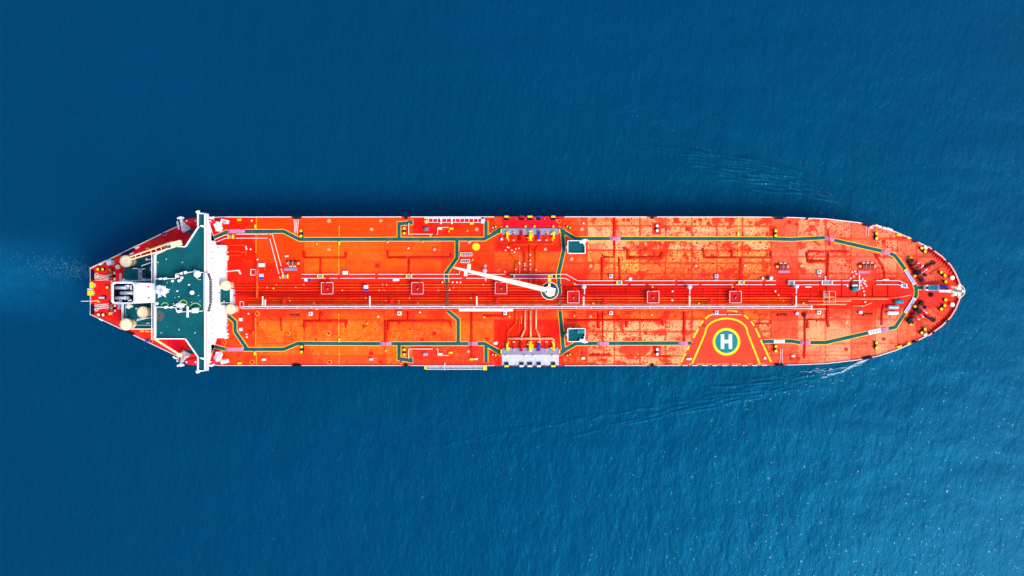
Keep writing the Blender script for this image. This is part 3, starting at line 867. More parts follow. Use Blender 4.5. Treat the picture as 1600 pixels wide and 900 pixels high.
# more small roof gear
rg = random.Random(31)
for k in range(16):
    x, y = rg.uniform(246, 316), rg.uniform(440, 476)
    if 243 < x < 268 and 443 < y < 468: continue
    p = W(x, y, HC); sz = rg.uniform(.18, .42)
    MB().box((p.x, p.y, p.z + .2), (sz * 1.6, sz, .38), rg.uniform(0, 3)).build('roof_fitting', M[rg.choice(['white', 'palegrey', 'teal', 'grey'])], house)
for pts in ([(246, 470), (262, 470), (262, 476)], [(270, 441), (270, 452), (290, 452)], [(292, 466), (316, 466)]):
    MB().tube([W(x, y, HC + .15) for x, y in pts], .07, 6).build('roof_conduit', M['teal'], house)
for x, y, a in ((247, 410, .2), (260, 405, 1.0), (285, 410, .5), (300, 400, 0), (262, 510, .4), (280, 515, 1.2), (300, 505, .1), (305, 520, .6), (252, 520, .2)):
    p = W(x, y, HN); MB().box((p.x, p.y, p.z + .12), (.5, .35, .22), a).build('deck_fitting', M[rg.choice(['teal', 'palegrey', 'grey'])], house)
# domes and antennas on the roof
def dome(label, x, y, r, h, el=1.0):
    t = thing('satellite_dome', label, 'antenna dome', W(x, y, HC), 0)
    MB().cyl((0, 0, 0), (0, 0, h), .45, .45, 10).build('pedestal', M['white'], t)
    MB().lathe([(r * math.cos(R(a)), h + r * .9 + r * math.sin(R(a))) for a in range(-60, 90, 15)] + [(.02, h + 1.9 * r)], (0, 0, 0), 18).build('radome', M['white'], t, smooth=True)
dome('large white satellite dome at upper front corner of wheelhouse roof', 310.5, 428.2, 1.35, .6)
dome('small white antenna dome alone mid roof behind bridge windows', 302, 457, .85, .8)
p = W(305, 484.5, HC)
t = thing('radar_scanner', 'white radar scanner with long bar at lower front of wheelhouse roof', 'radar', p)
MB().cyl((0, 0, 0), (0, 0, 2.2), .9, .6, 10).box((.8, .3, 1.0), (1.4, 1.2, 1.6)).build('pedestal', M['white'], t)
MB().box((-2.0, -.6, 2.4), (.7, 4.0, .4)).build('scanner_bar', M['white'], t)
MB().box((.6, -.2, 2.0), (2.2, 1.6, .9)).build('gearbox', M['white'], t)
p = W(283, 477, HC)
t = thing('antenna_cluster', 'white cluster of antennas inside a lime circle on the roof', 'antenna', p)
MB().box((0, 0, .6), (2.6, 1.6, 1.2)).build('base', M['white'], t)
for a, b in ((0, 1.2), (.9, -.6), (-.9, .5), (1.4, .4), (.3, -1.2)):
    MB().cyl((a, b, 0), (a, b, 2.6), .22, .12, 6).build('aerial', M['white'], t)
MB().bar((-2.2, 0, 1.8), (2.4, .3, 1.8), .3, .3).build('cross_arm', M['white'], t)

# small green-roofed house on the casing deck
p = W(205, 428, HK); h_ = 9.5
t = thing('deckhouse', 'green roofed deckhouse with white front on the casing deck beside the funnel', 'deckhouse', (p.x, p.y, DZ + HK))
q = [(a - p.x, b - p.y) for a, b in poly([(194.6, 419.5), (215.6, 419.5), (215.6, 437), (194.6, 437)], h_)]
MB().prism(q, .002, h_ - HK - .1).build('wall', M['palegrey'], t)
MB().prism(q, h_ - HK - .098, h_ - HK).build('roof', M['green'], t)
e = max(a for a, _ in q)
for yy in (-1.2, .8): MB().box((e + .05, yy, 2.0), (.1, .8, 1.9)).build('door', M['white'], t)
MB().box((e + .6, -2.0, .8), (1.2, .5, 1.6)).build('vent_box', M['white'], t)
MB().box((e + .6, 1.9, .8), (1.2, .4, 1.6)).build('vent_box', M['white'], t)
railing('roof_railing', [Vector((q[0][0] + 3.5, q[0][1], h_ - HK)), Vector((q[1][0], q[1][1], h_ - HK))], M['white'], t, r=.1, step=2)
p = W(215, 438.5, HK + 3)
tag(MB().box(p, (10, .35, .3), .06).cyl(p + Vector((-5, 0, -3)), p + Vector((-5, 0, .4)), .3, .3, 8).build('davit_beam', M['white']), 'thin white davit beam between small deckhouse and funnel', 'davit')
p = W(195.5, 443.5 - 4.5, 6.5)
tag(MB().lathe([(.9, 0), (.9, 1.4), (1.1, 1.5), (1.1, 2.2), (.5, 2.6)], p - Vector((0, 0, 2.0)), 12).build('fan_housing', M['white']), 'short white fan housing at the upper aft corner of the funnel', 'ventilator')
# white diagonal pole and little H-shaped rack on the casing deck
p, q2 = W(221, 415.5, 10), W(239, 409, 10)
tag(MB().bar(p, q2, .35, .3).bar(W(226, 413.5, 10), W(226, 413.5, 4.5), .2, .2).build('cargo_pole', M['white']), 'thin white diagonal pole above the small green deckhouse', 'pole')
p = W(233.5, 405.5, 6)
tag(MB().box(p, (2.0, .4, .5)).lathe([(.5, 0), (.5, .7)], p + Vector((-1, 0, -.4)), 10).lathe([(.5, 0), (.5, .7)], p + Vector((1, 0, -.4)), 10).bar(p, p - Vector((0, 0, 1.5)), .3, .3).build('hose_rack', M['white']), 'small white twin reel rack near the stern crane boom', 'rack')
p, q2 = W(214, 499, 14), W(240, 496, 14)
tag(MB().bar(p, q2, .22, .2).bar(W(213, 501.5, 14), W(230, 497.3, 14), .15, .15).cyl(q2, q2 - Vector((0, 0, 9.4)), .2, .2, 6).build('aerial_boom', M['white']), 'thin white forked aerial boom below the middle cream ventilator', 'boom')

# ------------------------------------------------------------------ cream mushroom ventilators
def mushroom(label, x, y, r, base, h):
    """cap centre seen at (x, y)"""
    c_ = W(x, y, base + h)
    t = thing('mushroom_ventilator', label, 'ventilator', (c_.x, c_.y, DZ + base), 0, 'cream mushroom ventilators')
    MB().lathe([(r * .72, .004), (r * .72, h * .8)], (0, 0, 0), 20).build('trunk', M['cream'], t, smooth=True)
    MB().lathe([(r * .55, h * .74), (r, h * .76), (r * 1.0, h * .93), (r * .9, h * .98), (r * .5, h)], (0, 0, 0), 24).build('cap', M['cream'], t, smooth=True)
    MB().lathe([(.3, h), (.3, h + .15)], (.3 * r, .2 * r, 0), 8).lathe([(.2, h), (.2, h + .12)], (-.3 * r, .1 * r, 0), 8).build('cap_bolts', M['creamlight'], t)
    m = MB()
    for k in range(5):
        a = R(-60 + 30 * k); m.box((r * .72 * math.cos(a), r * .72 * math.sin(a), h * .4), (.25, .25, h * .7), a)
    m.build('trunk_ribs', M['cream'], t)
mushroom('large cream mushroom ventilator at the upper aft quarter beside crane boom', 195, 408, 2.3, 0, 12)
mushroom('large cream mushroom ventilator at the lower aft quarter by the rail', 195, 507, 2.3, 0, 12)
mushroom('cream mushroom ventilator on green casing deck below the funnel', 222, 488, 2.2, HK, 8)
mushroom('pale cream ventilator in front of bridge house just above centre', 352, 446, 1.95, 0, 8)
mushroom('pale cream ventilator in front of bridge house just below centre', 359.5, 483, 1.95, 0, 8)
# small forward porch between the two front ventilators
p = W(357, 464)
t = thing('pump_room_porch', 'small green roofed porch in front of bridge house between two cream ventilators', 'deckhouse', (p.x, p.y, DZ))
MB().box((0, 0, 1.7), (5.2, 6.2, 3.39)).build('wall', M['palegrey'], t)
MB().box((-.2, 0, 3.45), (4.6, 6.0, .1)).build('roof', M['green'], t)
MB().box((1.9, 0, 3.55), (.5, 6.2, .3)).build('roof_edge', M['white'], t)
MB().bar((-2, -2.2, 3.9), (1.6, -2.2, 3.9), .35, .3).bar((-2, -2.2, 3.9), (-2, -4.4, 3.9), .35, .3).bar((-.6, -2.2, 3.9), (-.6, -1.4, 3.9), .3, .3).build('roof_pipe', M['white'], t)
MB().box((2.66, .6, 1.2), (.1, .9, 2.0)).build('door', M['crimson'], t)
# small outfit on the front of the house
for k, (x, y) in enumerate(((353, 394), (354, 401), (353.5, 405), (353, 515), (354, 522), (353.5, 527), (353, 507))):
    p = W(x, y, .5)
    tag(MB().box((p.x, p.y, DZ + .8), (.9, 1.1, 1.4)).cyl((p.x + .5, p.y, DZ + .7), (p.x + .9, p.y, DZ + .7), .4, .4, 8).build('fire_locker', M['grey' if k % 3 == 0 else 'rail']),
        ['grey', 'white', 'white'][k % 3] + ' locker against foot of bridge front, %s from the upper end' % ordn(sorted([394, 401, 405, 507, 515, 522, 527]).index(y)), 'locker', 'lockers along the bridge front')
p, q2 = W(353, 424.5, 3.0), W(371, 422.5, 3.0)
tag(MB().bar(p, q2, .3, .3).box((q2.x, q2.y, DZ + 1.5), (.5, .5, 3)).box((q2.x + .4, q2.y - .8, DZ + 1.0), (.6, 1.4, .5), .5).build('standpipe', M['rail']), 'thin pale arm reaching forward from bridge front to the deck', 'pipe')

# ------------------------------------------------------------------ provision cranes at the stern
p = W(276, 381, 25); b_ = W(276, 381, 25)
t = thing('provision_crane', 'cream lattice boom crane lying across the upper stern quarter', 'crane', (b_.x, b_.y, DZ))
zc = 25.0
MB().cyl((0, 0, HN + .004), (0, 0, zc - .8), 1.25, 1.0, 16).build('post', M['cream'], t, smooth=True)
tip = W(204, 403.5, 25) - Vector((b_.x, b_.y, DZ)); d = Vector((tip.x, tip.y, 0)).normalized(); nn = Vector((-d.y, d.x, 0))
MB().box((.3 * d.x, .3 * d.y, zc - .1), (3.6, 2.0, 1.6), math.atan2(d.y, d.x)).box((-d * 1.2 + Vector((0, 0, zc + .2))), (1.4, 1.6, 1.4), math.atan2(d.y, d.x)).build('crane_head', M['cream'], t)
bm_ = MB(); L_ = Vector((tip.x, tip.y, 0)).length
for s in (-1, 1):
    bm_.bar(d * 1.5 + nn * s * .9 + Vector((0, 0, zc)), d * L_ + nn * s * .5 + Vector((0, 0, zc)), .36, .5)
for k in range(1, 9):
    f = k / 9
    if k in (2, 6): continue
    c1 = d * (L_ * f)
    bm_.bar(c1 + nn * .8 + Vector((0, 0, zc - .05)), c1 - nn * .8 + Vector((0, 0, zc - .05)), .25, .2)
bo = bm_.build('boom', M['cream'], t)
MB().bar(d * 1.5 - nn * 1.5 + Vector((0, 0, zc - .6)), d * (L_ - 2) - nn * .95 + Vector((0, 0, zc - .6)), .16, .16).build('luffing_wire', M['cream'], bo)
MB().box(d * 4.2 + Vector((0, 0, zc + .2)), (1.6, .9, .5), math.atan2(d.y, d.x)).build('winch', M['rust'], t)
b_ = W(241.5, 529.5, 9)
t = thing('stores_crane', 'slender cream boom lying over the red deck at lower stern quarter', 'crane', (b_.x, b_.y, DZ))
tip = W(278, 552.5, 9) - Vector((b_.x, b_.y, DZ))
MB().cyl((0, 0, .004), (0, 0, 9), .6, .5, 12).build('post', M['cream'], t)
MB().bar((0, 0, 9.0), (tip.x, tip.y, 9.0), .72, .6).build('boom', M['cream'], t)
d = Vector((tip.x, tip.y, 0)).normalized()
MB().box((tip.x + d.x * .8, tip.y + d.y * .8, 9.0), (2.2, 1.3, .8), -.2).box((tip.x + d.x, tip.y + d.y, 5), (.4, .4, 8)).build('boom_head', M['cream'], t)
for k, (x, y, lab) in enumerate(((243.5, 513, 'small cream post cap at lower end of the aft gallery'), (243.5, 400, 'small cream post cap at upper end of the aft gallery'), (201, 478.5, 'small cream cowl on casing deck edge below the funnel'))):
    p = W(x, y, 10 if k < 2 else 6)
    t = thing('ventilator_post', lab, 'ventilator', (p.x, p.y, DZ + (0.004 if k < 2 else HK)))
    hh = p.z - t.location.z
    MB().lathe([(.55, 0), (.55, hh - .6), (.95, hh - .5), (.95, hh), (.4, hh + .3)], (0, 0, 0), 12).build('trunk', M['creamlight'], t)
    MB().box((.9, 0, hh - .2), (1.3, .8, .7)).build('spout', M['creamlight'], t)

# ------------------------------------------------------------------ lifeboats and davits
def lifeboat(y, s, label):
    p = W(311, y, 10)
    t = thing('lifeboat', label, 'lifeboat', (p.x, p.y, DZ + 7.6), 0, 'red lifeboats under the bridge wings')
    prof = [(-5.9, .35), (-5.0, 1.2), (-3.0, 1.6), (0, 1.7), (3.0, 1.6), (5.0, 1.2), (5.9, .35)]
    V, F = [], []
    for x, w in prof:
        for dy, z in ((0, .1 if abs(x) < 5.5 else .9), (.7, .4 if abs(x) < 5.5 else .9), (1, 1.3), (.82, 2.2 if abs(x) < 5.5 else 1.7), (.35, 2.75 if abs(x) < 5.5 else 1.9), (-.35, 2.75 if abs(x) < 5.5 else 1.9), (-.82, 2.2 if abs(x) < 5.5 else 1.7), (-1, 1.3), (-.7, .4 if abs(x) < 5.5 else .9)):
            V.append((x, dy * w, z))
    for i in range(6):
        for k in range(9):
            j = (k + 1) % 9; F.append((i * 9 + k, (i + 1) * 9 + k, (i + 1) * 9 + j, i * 9 + j))
    F += [tuple(range(9)), tuple(range(62, 53, -1))]
    MB().add(V, F).build('canopy_hull', M['boatred'], t, smooth=True)
    MB().box((-3.2, 0, 3.0), (1.6, 1.3, .7)).build('steering_turret', M['boatred'], t)
    for x in (-4.6, -1.2, 1.6, 4.4): MB().box((x, .3 * s, 2.85), (.6, .6, .12)).build('roof_hatch', M['rail'], t)
    for x in (-5.0, 5.0): MB().cyl((x, 0, 2.2), (x, 0, 3.3), .15, .15, 6).build('lifting_hook', M['steel'], t)
    for k, (x, lab) in enumerate(((285.5, 'aft'), (339, 'forward'))):
        q_ = W(x, y + s * 5, 5); t2 = thing('lifeboat_davit', 'white %s davit arm holding the %s lifeboat' % (lab, 'upper' if s > 0 else 'lower'), 'davit', (q_.x, q_.y, DZ), 0, 'white lifeboat davits')
        e = 1 if k else -1
        MB().box((0, -s * .5, 2.4), (1.2, 3.6, 4.8)).build('pedestal', M['white'], t2)
        MB().bar((0, -s * 1.5, 4.6), (-e * .8, s * 2.6, 9.6), 1.0, .8).bar((e * 1.6, -s * 1.6, 4.6), (e * .9, s * 1.0, 8.6), .5, .5).build('arm', M['white'], t2)
        MB().bar((-e * .8, s * 2.6, 9.6), (-e * 2.0, s * 2.3, 9.8), .7, .6).box((-e * .3, s * 2.4, 10), (1.6, .6, .7), .4).build('arm_head', M['white'], t2)
        if k:
            MB().box((2.6, s * 1.5, 3.4), (3.2, 1.3, .3), -.25 * s).box((1.2, -s * .4, 3.6), (.4, 2.4, .4), .5 * s).build('winch_platform', M['white'], t2)
            MB().cyl((2.4, s * .9, 4.3), (3.4, s * .9, 4.3), .5, .5, 10).build('winch_drum', M['grey'], t2)
        else:
            MB().box((.8, -s * 1.6, 3.4), (3.2, 1.4, .3), s * .5).build('winch_platform', M['palegrey'], t2)
            MB().box((2.5, -s * 2.2, 3.0), (4.0, 1.6, .12)).build('boarding_step', M['green'], t2)
lifeboat(346.5, 1, 'red enclosed lifeboat hung under the upper bridge wing')
lifeboat(564.5, -1, 'red enclosed lifeboat hung under the lower bridge wing')
# ------------------------------------------------------------------ pipes of the ship
def pipe(name, pts, r, mat, h=None):
    """pts: (px, py[, h])"""
    q = [W(p[0], p[1], p[2] if len(p) > 2 else h) for p in pts]
    return MB().tube(q, r, 8).build(name, mat, ship, smooth=True)
# longitudinal cargo lines
for y, x0, x1, r, mt, h in ((444.6, 366, 862, .22, 'orangepipe', 0.8), (449, 367, 862, .22, 'orangepipe', 0.8), (453.4, 367, 862, .22, 'orangepipe', 0.8),
                            (457.4, 368, 870, .22, 'darkred', .7), (461.5, 372, 1240, .24, 'redpipe', .8), (465.6, 386, 1398, .27, 'orangepipe', 1.2),  # the dark red line puts the shade of the gap between pipes into its colour
                            (469.6, 386, 1262, .2, 'orangepipe', 1.0), (473.5, 387, 1262, .22, 'orangepipe', 1.1), (476.4, 388, 1262, .22, 'palepipe', 1.6),
                            (484.6, 392, 1262, .16, 'orangepipe', .8), (448.6, 880, 1240, .24, 'redpipe', .7), (453, 905, 1280, .22, 'redpipe', .8),
                            (457.4, 905, 1280, .24, 'redpipe', .8), (470.5, 1262, 1330, .2, 'palepipe', 1.5), (475.6, 1262, 1322, .22, 'palepipe', 1.5), (467.4, 1300, 1388, .15, 'palepipe', 1.2),
                            (482.6, 1240, 1290, .2, 'palepipe', .9)):
    pipe('cargo_pipe', [(x0, y), (x1, y)], r, M[mt], h)
# saddles and flanges under them
for k, x in enumerate(range(380, 1400, 24)):
    if 845 < x < 882: continue
    y0 = 442.5 if x < 862 else 446.5
    y1 = 478 if x < 1262 else 468.5
    p, q = W(x, y0), W(x, y1)
    m = MB(); m.box(((p.x + q.x) / 2, (p.y + q.y) / 2, DZ + .29), (.3, abs(p.y - q.y), .57))
    m.build('pipe_saddle', M['redpipe'], ship)
rr = random.Random(11)
for y, h, rad in ((444.6, .8, .22), (449, .8, .22), (453.4, .8, .22), (465.6, 1.2, .27), (469.6, 1.0, .2), (473.5, 1.1, .22)):
    for k in range(14):
        x = rr.uniform(390, 850) if y < 460 else rr.uniform(390, 1255)
        p = W(x, y, h)
        MB().cyl(p - Vector((.16, 0, 0)), p + Vector((.16, 0, 0)), rad * 1.5, rad * 1.5, 10).build('pipe_flange', M['palepipe' if k % 3 == 0 else 'orangepipe'], ship)
# expansion loops: paired dark frames and red plates
for x in (440, 612, 776, 932, 939, 1095, 1103, 1255, 1262):
    for y in (467.5, 471.5, 475):
        p = W(x, y, 1.0); MB().box((p.x, p.y, DZ + 1.25), (.9, .55, .1)).build('drip_pan', M['black'], ship)
for x, y in ((444, 471), (612, 471), (777, 471), (946, 470.5), (1112, 470.5), (1240, 472)):
    p = W(x, y, 2.2); MB().box((p.x, p.y, DZ + 2.2), (1.3, 1.9, .12)).build('pipe_cover', M['redpipe'], ship)
# transverse and branch lines
T = [([(401.5, 409), (401.5, 464.5), (403, 466)], .42, 'orangepipe', 2.4), ([(546, 466), (546, 487)], .22, 'redpipe', 1.0), ([(1239, 464), (1239, 488)], .28, 'redpipe', 2.2),
     ([(352, 383), (384.5, 383), (384.5, 399)], .2, 'orangepipe', .5), ([(355, 392.5), (374, 392.5), (378, 394.5)], .2, 'orangepipe', .5), ([(355, 399), (376, 399)], .24, 'orangepipe', .5), ([(377, 396), (384, 391.5)], .2, 'orangepipe', .5),
     ([(380.5, 402), (380.5, 408), (396, 408)], .14, 'orangepipe', .4)]
# upper manifold lines
T += [([(797, 381), (797, 397), (806, 406), (806, 444)], .2, 'orangepipe', .9), ([(812, 398), (812, 444)], .12, 'palepipe', .8), ([(815, 388), (820, 393), (820, 444)], .26, 'redpipe', 1.0), ([(828.5, 384), (828.5, 444)], .28, 'orangepipe', 1.0),
      ([(842, 383), (837.5, 393), (837.5, 444)], .26, 'orangepipe', 1.0), ([(797, 381.5), (864.5, 381.5), (864.5, 375)], .22, 'orangepipe', 1.2), ([(803, 377), (855, 377)], .14, 'redpipe', 1.2)]
# lower manifold lines
T += [([(806.5, 484), (806.5, 505), (793, 519), (793, 541)], .24, 'orangepipe', .9), ([(811.5, 484), (811.5, 515), (807, 520)], .15, 'orangepipe', .8), ([(814.5, 493), (814.5, 506)], .12, 'palepipe', .8),
      ([(820.5, 484), (820.5, 514), (814.5, 527), (814.5, 540)], .36, 'palepipe', 1.0), ([(829, 484), (829, 540)], .36, 'palepipe', 1.0), ([(837.5, 484), (837.5, 514), (843, 526), (843, 537)], .36, 'palepipe', 1.0),
      ([(793, 529), (863, 529), (865.5, 532), (865.5, 542)], .40, 'palepipe', 1.4), ([(804, 532.7), (854, 532.7)], .2, 'orangepipe', 1.2), ([(804, 533), (804, 544)], .14, 'redpipe', 1.2), ([(854, 533), (854, 544)], .14, 'redpipe', 1.2)]
# tank branch lines lying on the deck, red on orange
T += [([(606, 392), (606, 402.5), (705, 402.5), (705, 396)], .26, 'redpipe', .5), ([(639, 402.5), (639, 440)], .22, 'redpipe', .5), ([(475, 401.5), (475, 392)], .2, 'redpipe', .5), ([(475, 402.5), (541, 402.5), (541, 394)], .24, 'redpipe', .5), ([(501, 402.5), (501, 428)], .2, 'redpipe', .5),
      ([(476, 512), (476, 501.5), (541, 501.5), (541, 508)], .26, 'redpipe', .5), ([(501, 501.5), (501, 487)], .24, 'redpipe', .5), ([(439, 498), (439, 512)], .24, 'redpipe', .5),
      ([(607, 514), (607, 501.5), (704, 501.5), (704, 508)], .28, 'redpipe', .5), ([(638, 501.5), (638, 487)], .24, 'redpipe', .5), ([(602.5, 500), (602.5, 536)], .2, 'redpipe', .5), ([(395.5, 490), (395.5, 516), (388, 518)], .2, 'redpipe', .5),
      ([(737, 487), (737, 560)], .2, 'redpipe', .5), ([(756, 493.5), (790, 493.5)], .26, 'redpipe', .4),
      ([(974, 388), (981, 389.5), (981, 402.5), (1033, 402.5), (1035.5, 394)], .28, 'redpipe', .5), ([(1098.5, 388), (1101, 402.5), (1205, 402.5), (1205, 393)], .28, 'redpipe', .5), ([(1157, 402.5), (1157, 438)], .32, 'redpipe', .5), ([(1143, 390), (1144, 402)], .18, 'redpipe', .4),
      ([(960, 340), (960, 372)], .18, 'redpipe', .4), ([(960, 376), (960, 402), (942, 402)], .22, 'redpipe', .5), ([(967, 402), (969, 438)], .18, 'redpipe', .4), ([(940.5, 402), (940.5, 440)], .16, 'redpipe', .4),
      ([(1261, 394), (1263, 408.5), (1293, 408.5)], .32, 'redpipe', .5), ([(1294, 358), (1297, 384)], .2, 'redpipe', .5), ([(1294.5, 395), (1293, 440)], .34, 'redpipe', .5), ([(1262, 393), (1327, 393)], .2, 'redpipe', .4),
      ([(935, 487), (935, 513)], .2, 'redpipe', .4), ([(942, 487), (942, 535)], .2, 'redpipe', .4), ([(885, 500.5), (1034, 500.5), (1036, 509)], .26, 'redpipe', .5), ([(1069, 487), (1069, 533)], .26, 'redpipe', .5), ([(979, 502), (979, 512)], .26, 'redpipe', .5),
      ([(1258, 487), (1258, 533), (1257, 560)], .3, 'redpipe', .5), ([(1262, 499.5), (1293, 499.5)], .22, 'redpipe', .5), ([(1293, 470), (1293, 505), (1295, 511)], .32, 'redpipe', .5), ([(1262, 500), (1261.5, 513)], .26, 'redpipe', .5),
      ([(1381, 476), (1378, 490), (1378, 508)], .26, 'redpipe', .5), ([(1366, 396), (1379, 416), (1382, 424), (1382, 444)], .2, 'redpipe', .5), ([(1332, 478), (1350, 478), (1362, 473)], .18, 'palepipe', .8), ([(1398, 466), (1425, 460.5)], .14, 'palepipe', 1.2),
      ([(1180, 508), (1183, 505.5), (1204, 505.5), (1204, 500)], .18, 'redpipe', .4), ([(1033, 557), (1048, 557)], .18, 'redpipe', .4), ([(921, 554.5), (955, 554.5)], .18, 'redpipe', .4)]
for k, (pts, r, mt, h) in enumerate(T):
    pipe('branch_pipe', pts, r, M[mt], h)
    if mt == 'redpipe' and h <= .5:
        MB().strip([(W(x, y).x, W(x, y).y) for x, y in pts], 3.2 * S + .25 * (k % 4), DZ + .0045 + .00012 * k, DZ + .0050 + .00012 * k).build('repainted_band', M['band'], ship)
# valve heads along the upper manifold lines
for x, y in ((828.5, 398), (828.5, 407), (828.5, 413), (828.5, 421), (820, 412), (820, 415), (837.5, 422), (811, 410), (806, 421), (812, 412), (820, 421), (795, 387), (800, 391), (806, 389), (811, 388), (804, 394), (790, 391), (793, 386)):
    p = W(x, y, 1.3); MB().lathe([(.2, -.5), (.2, .2), (.3, .25), (.3, .4)], p, 8).build('valve_head', M['rope'], ship)

# ------------------------------------------------------------------ catwalk and guarded walkways
m = MB(); a, b = W(379, 480.4, 2.4), W(1242, 480.4, 2.4)
cw = MB().box(((a.x + b.x) / 2, a.y, DZ + 2.4), (b.x - a.x, .62, .08)).build('catwalk', M['ramp'], ship)
railing('catwalk_railing', [W(379, 478.9, 2.45), W(1242, 478.9, 2.45)], M['white'], cw, r=.12, step=6)
railing('catwalk_railing', [W(379, 482.2, 2.45), W(1242, 482.2, 2.45)], M['rail'], cw, r=.07, step=6)
m = MB()
for x in range(385, 1242, 18):
    p = W(x, 480.4); m.box((p.x, p.y, DZ + 1.2), (.2, .5, 2.34))
m.build('catwalk_leg', M['redpipe'], cw)
for x in range(395, 1240, 23):
    p = W(x, 480.6, 2.6); MB().box((p.x, p.y, DZ + 2.475), (.3, .66, .06)).build('catwalk_joint', M['rail'], cw)
p, q = W(1242, 480.3, 2.2), W(1270, 480.3, 2.2)
MB().bar(p + Vector((0, .35, 0)), q + Vector((0, .35, 0)), .18, .2).bar(p - Vector((0, .35, 0)), q - Vector((0, .35, 0)), .18, .2).bar(W(1268, 477, 2.2), W(1268, 484, 2.2), .4, .3).build('catwalk_end', M['rail'], cw)
# cross walkways from the catwalk with silver tops
for k, (x, y0) in enumerate(((410.5, 463), (414.5, 468), (578, 463), (745, 463), (912, 463.5), (1077.5, 462), (1244, 462))):
    p, q = W(x, y0, 3), W(x, 478.5, 3)
    MB().bar(p, q, .5, .3).build('cross_walk', M['rail'], ship)
for k, (x, y) in enumerate(((757.5, 423), (912.5, 448.5), (1077.5, 448.5), (1244.5, 447.5))):
    b_ = W(x, y, 5)
    t = thing('vent_riser', 'silver gas vent riser post on centre pipes, %s of four from the bridge' % ordn(k), 'vent post', (b_.x, b_.y, DZ), 0, 'silver vent risers')
    MB().cyl((0, 0, .004), (0, 0, 5.0), .55, .5, 12).build('post', M['steel'], t)
    MB().lathe([(.5, 4.6), (.85, 4.8), (.85, 5.6), (.4, 5.9)], (0, 0, 0), 12).build('vent_head', M['palegrey'], t)
    MB().bar((.3, -.3, 4.2), (.3, -2.8 if k else -4.0, 3.4), .32, .3).build('access_arm', M['palegrey'], t)
# pairs of low white rails marking the walkway beside the pipes
RL = [[(370, 366), (418, 366)], [(370, 372.3), (418, 372.3)], [(422, 366), (426.5, 366), (440, 415.5)], [(422.5, 373.5), (436.5, 427.5)], [(440, 420), (444, 431)], [(437.5, 432), (439, 435)],
      [(472, 428.6), (529, 428.6)], [(472, 434.8), (509, 434.8)], [(515, 434.8), (527, 434.8)], [(532, 434.8), (586, 434.8)], [(546, 428.6), (586, 428.6)], [(591, 428.6), (718, 428.6), (718, 424)], [(591, 434.8), (722, 434.8)],
      [(730, 428.6), (789, 428.6)], [(729, 434.8), (790, 434.8)], [(856, 428.6), (884, 428.6), (902, 438.6), (970, 438.6)], [(870, 434.5), (883, 434.8), (890, 438.5)], [(895, 441.5), (901, 444.8), (980, 444.8)],
      [(976, 438.6), (1054, 438.6)], [(985, 444.8), (1007, 444.8)], [(1013, 444.8), (1054, 444.8)], [(1058, 438.6), (1190, 438.6)], [(1058, 444.8), (1091, 444.8)], [(1096, 444.8), (1144, 444.8)], [(1149, 444.8), (1190, 444.8)],
      [(1196, 438.6), (1211, 438.6)], [(1194, 444.8), (1211, 444.8)], [(1230, 438.6), (1312, 438.6)], [(1230, 444.8), (1278, 444.8)], [(1283, 444.8), (1312, 444.8)], [(1315, 438.6), (1326, 438.6)], [(1316, 444.8), (1324, 444.8)], [(1332, 438.6), (1350, 438.6)],
      [(1368, 438.4), (1403, 438.4), (1414, 444)], [(1368, 444.6), (1402, 444.6), (1411, 449.6), (1418, 449.6)],
      [(639, 349), (639, 366), (676, 366)], [(682, 366), (684, 366), (684, 355.5), (701, 355.5)], [(639, 560), (639, 545), (676, 545)], [(682, 545), (684.5, 545), (684.5, 555), (701, 555)], [(1110, 491.5), (1134, 491.5)], [(1137, 491.5), (1157, 491.5)],
      [(333, 375.5), (352, 367.5), (357, 367.5)], [(337, 379), (353, 372.5), (357, 372.5)], [(376, 471), (381, 471), (382, 478)], [(376, 471.5), (376, 480), (380, 482)]]
for p in RL:
    railing('guard_rail', [W(x, y) for x, y in p], M['rail'], ship, h=1.0, r=.11, step=4, mid=True)
# stiles over pipes
STILES = [(361.5, 370, 1), (446.5, 432, 1), (501, 432, 1), (639.5, 432, 1), (967, 441.8, 1), (1157.5, 441.8, 1), (1235.5, 441.8, 1), (1291, 441.8, 2), (1411, 446.5, 1)]
for k, (x, y, w) in enumerate(STILES):
    b_ = W(x, y)
    lab = ['beside the upper aft walkway ramp', 'at the foot of the slanting rails', 'just above the first square frame', 'just above the second square frame', 'forward of the first silver vent past the crane', 'above the fifth-sixth square frame gap near mid bow', 'above the last silver vent riser', 'above the crossed square frame', 'at the bow end of the guard rails'][k]
    t = thing('pipe_stile', 'small step-over stile with %s posts, %s' % ('yellow' if k not in (6, 7, 8) else 'white', lab), 'stile', (b_.x, b_.y, DZ), 0, 'step-over stiles on the centre walkway')
    mt = M['yellow'] if k not in (6, 7, 8) else M['rail']
    for sx in (-1, 1): MB().box((sx * .95 * w, 0, .7), (.42, 1.6, 1.39)).build('side_frame', mt, t)
    MB().box((0, 0, 1.0), (1.3 * w, 1.3, .12)).build('tread', M['grating'], t)
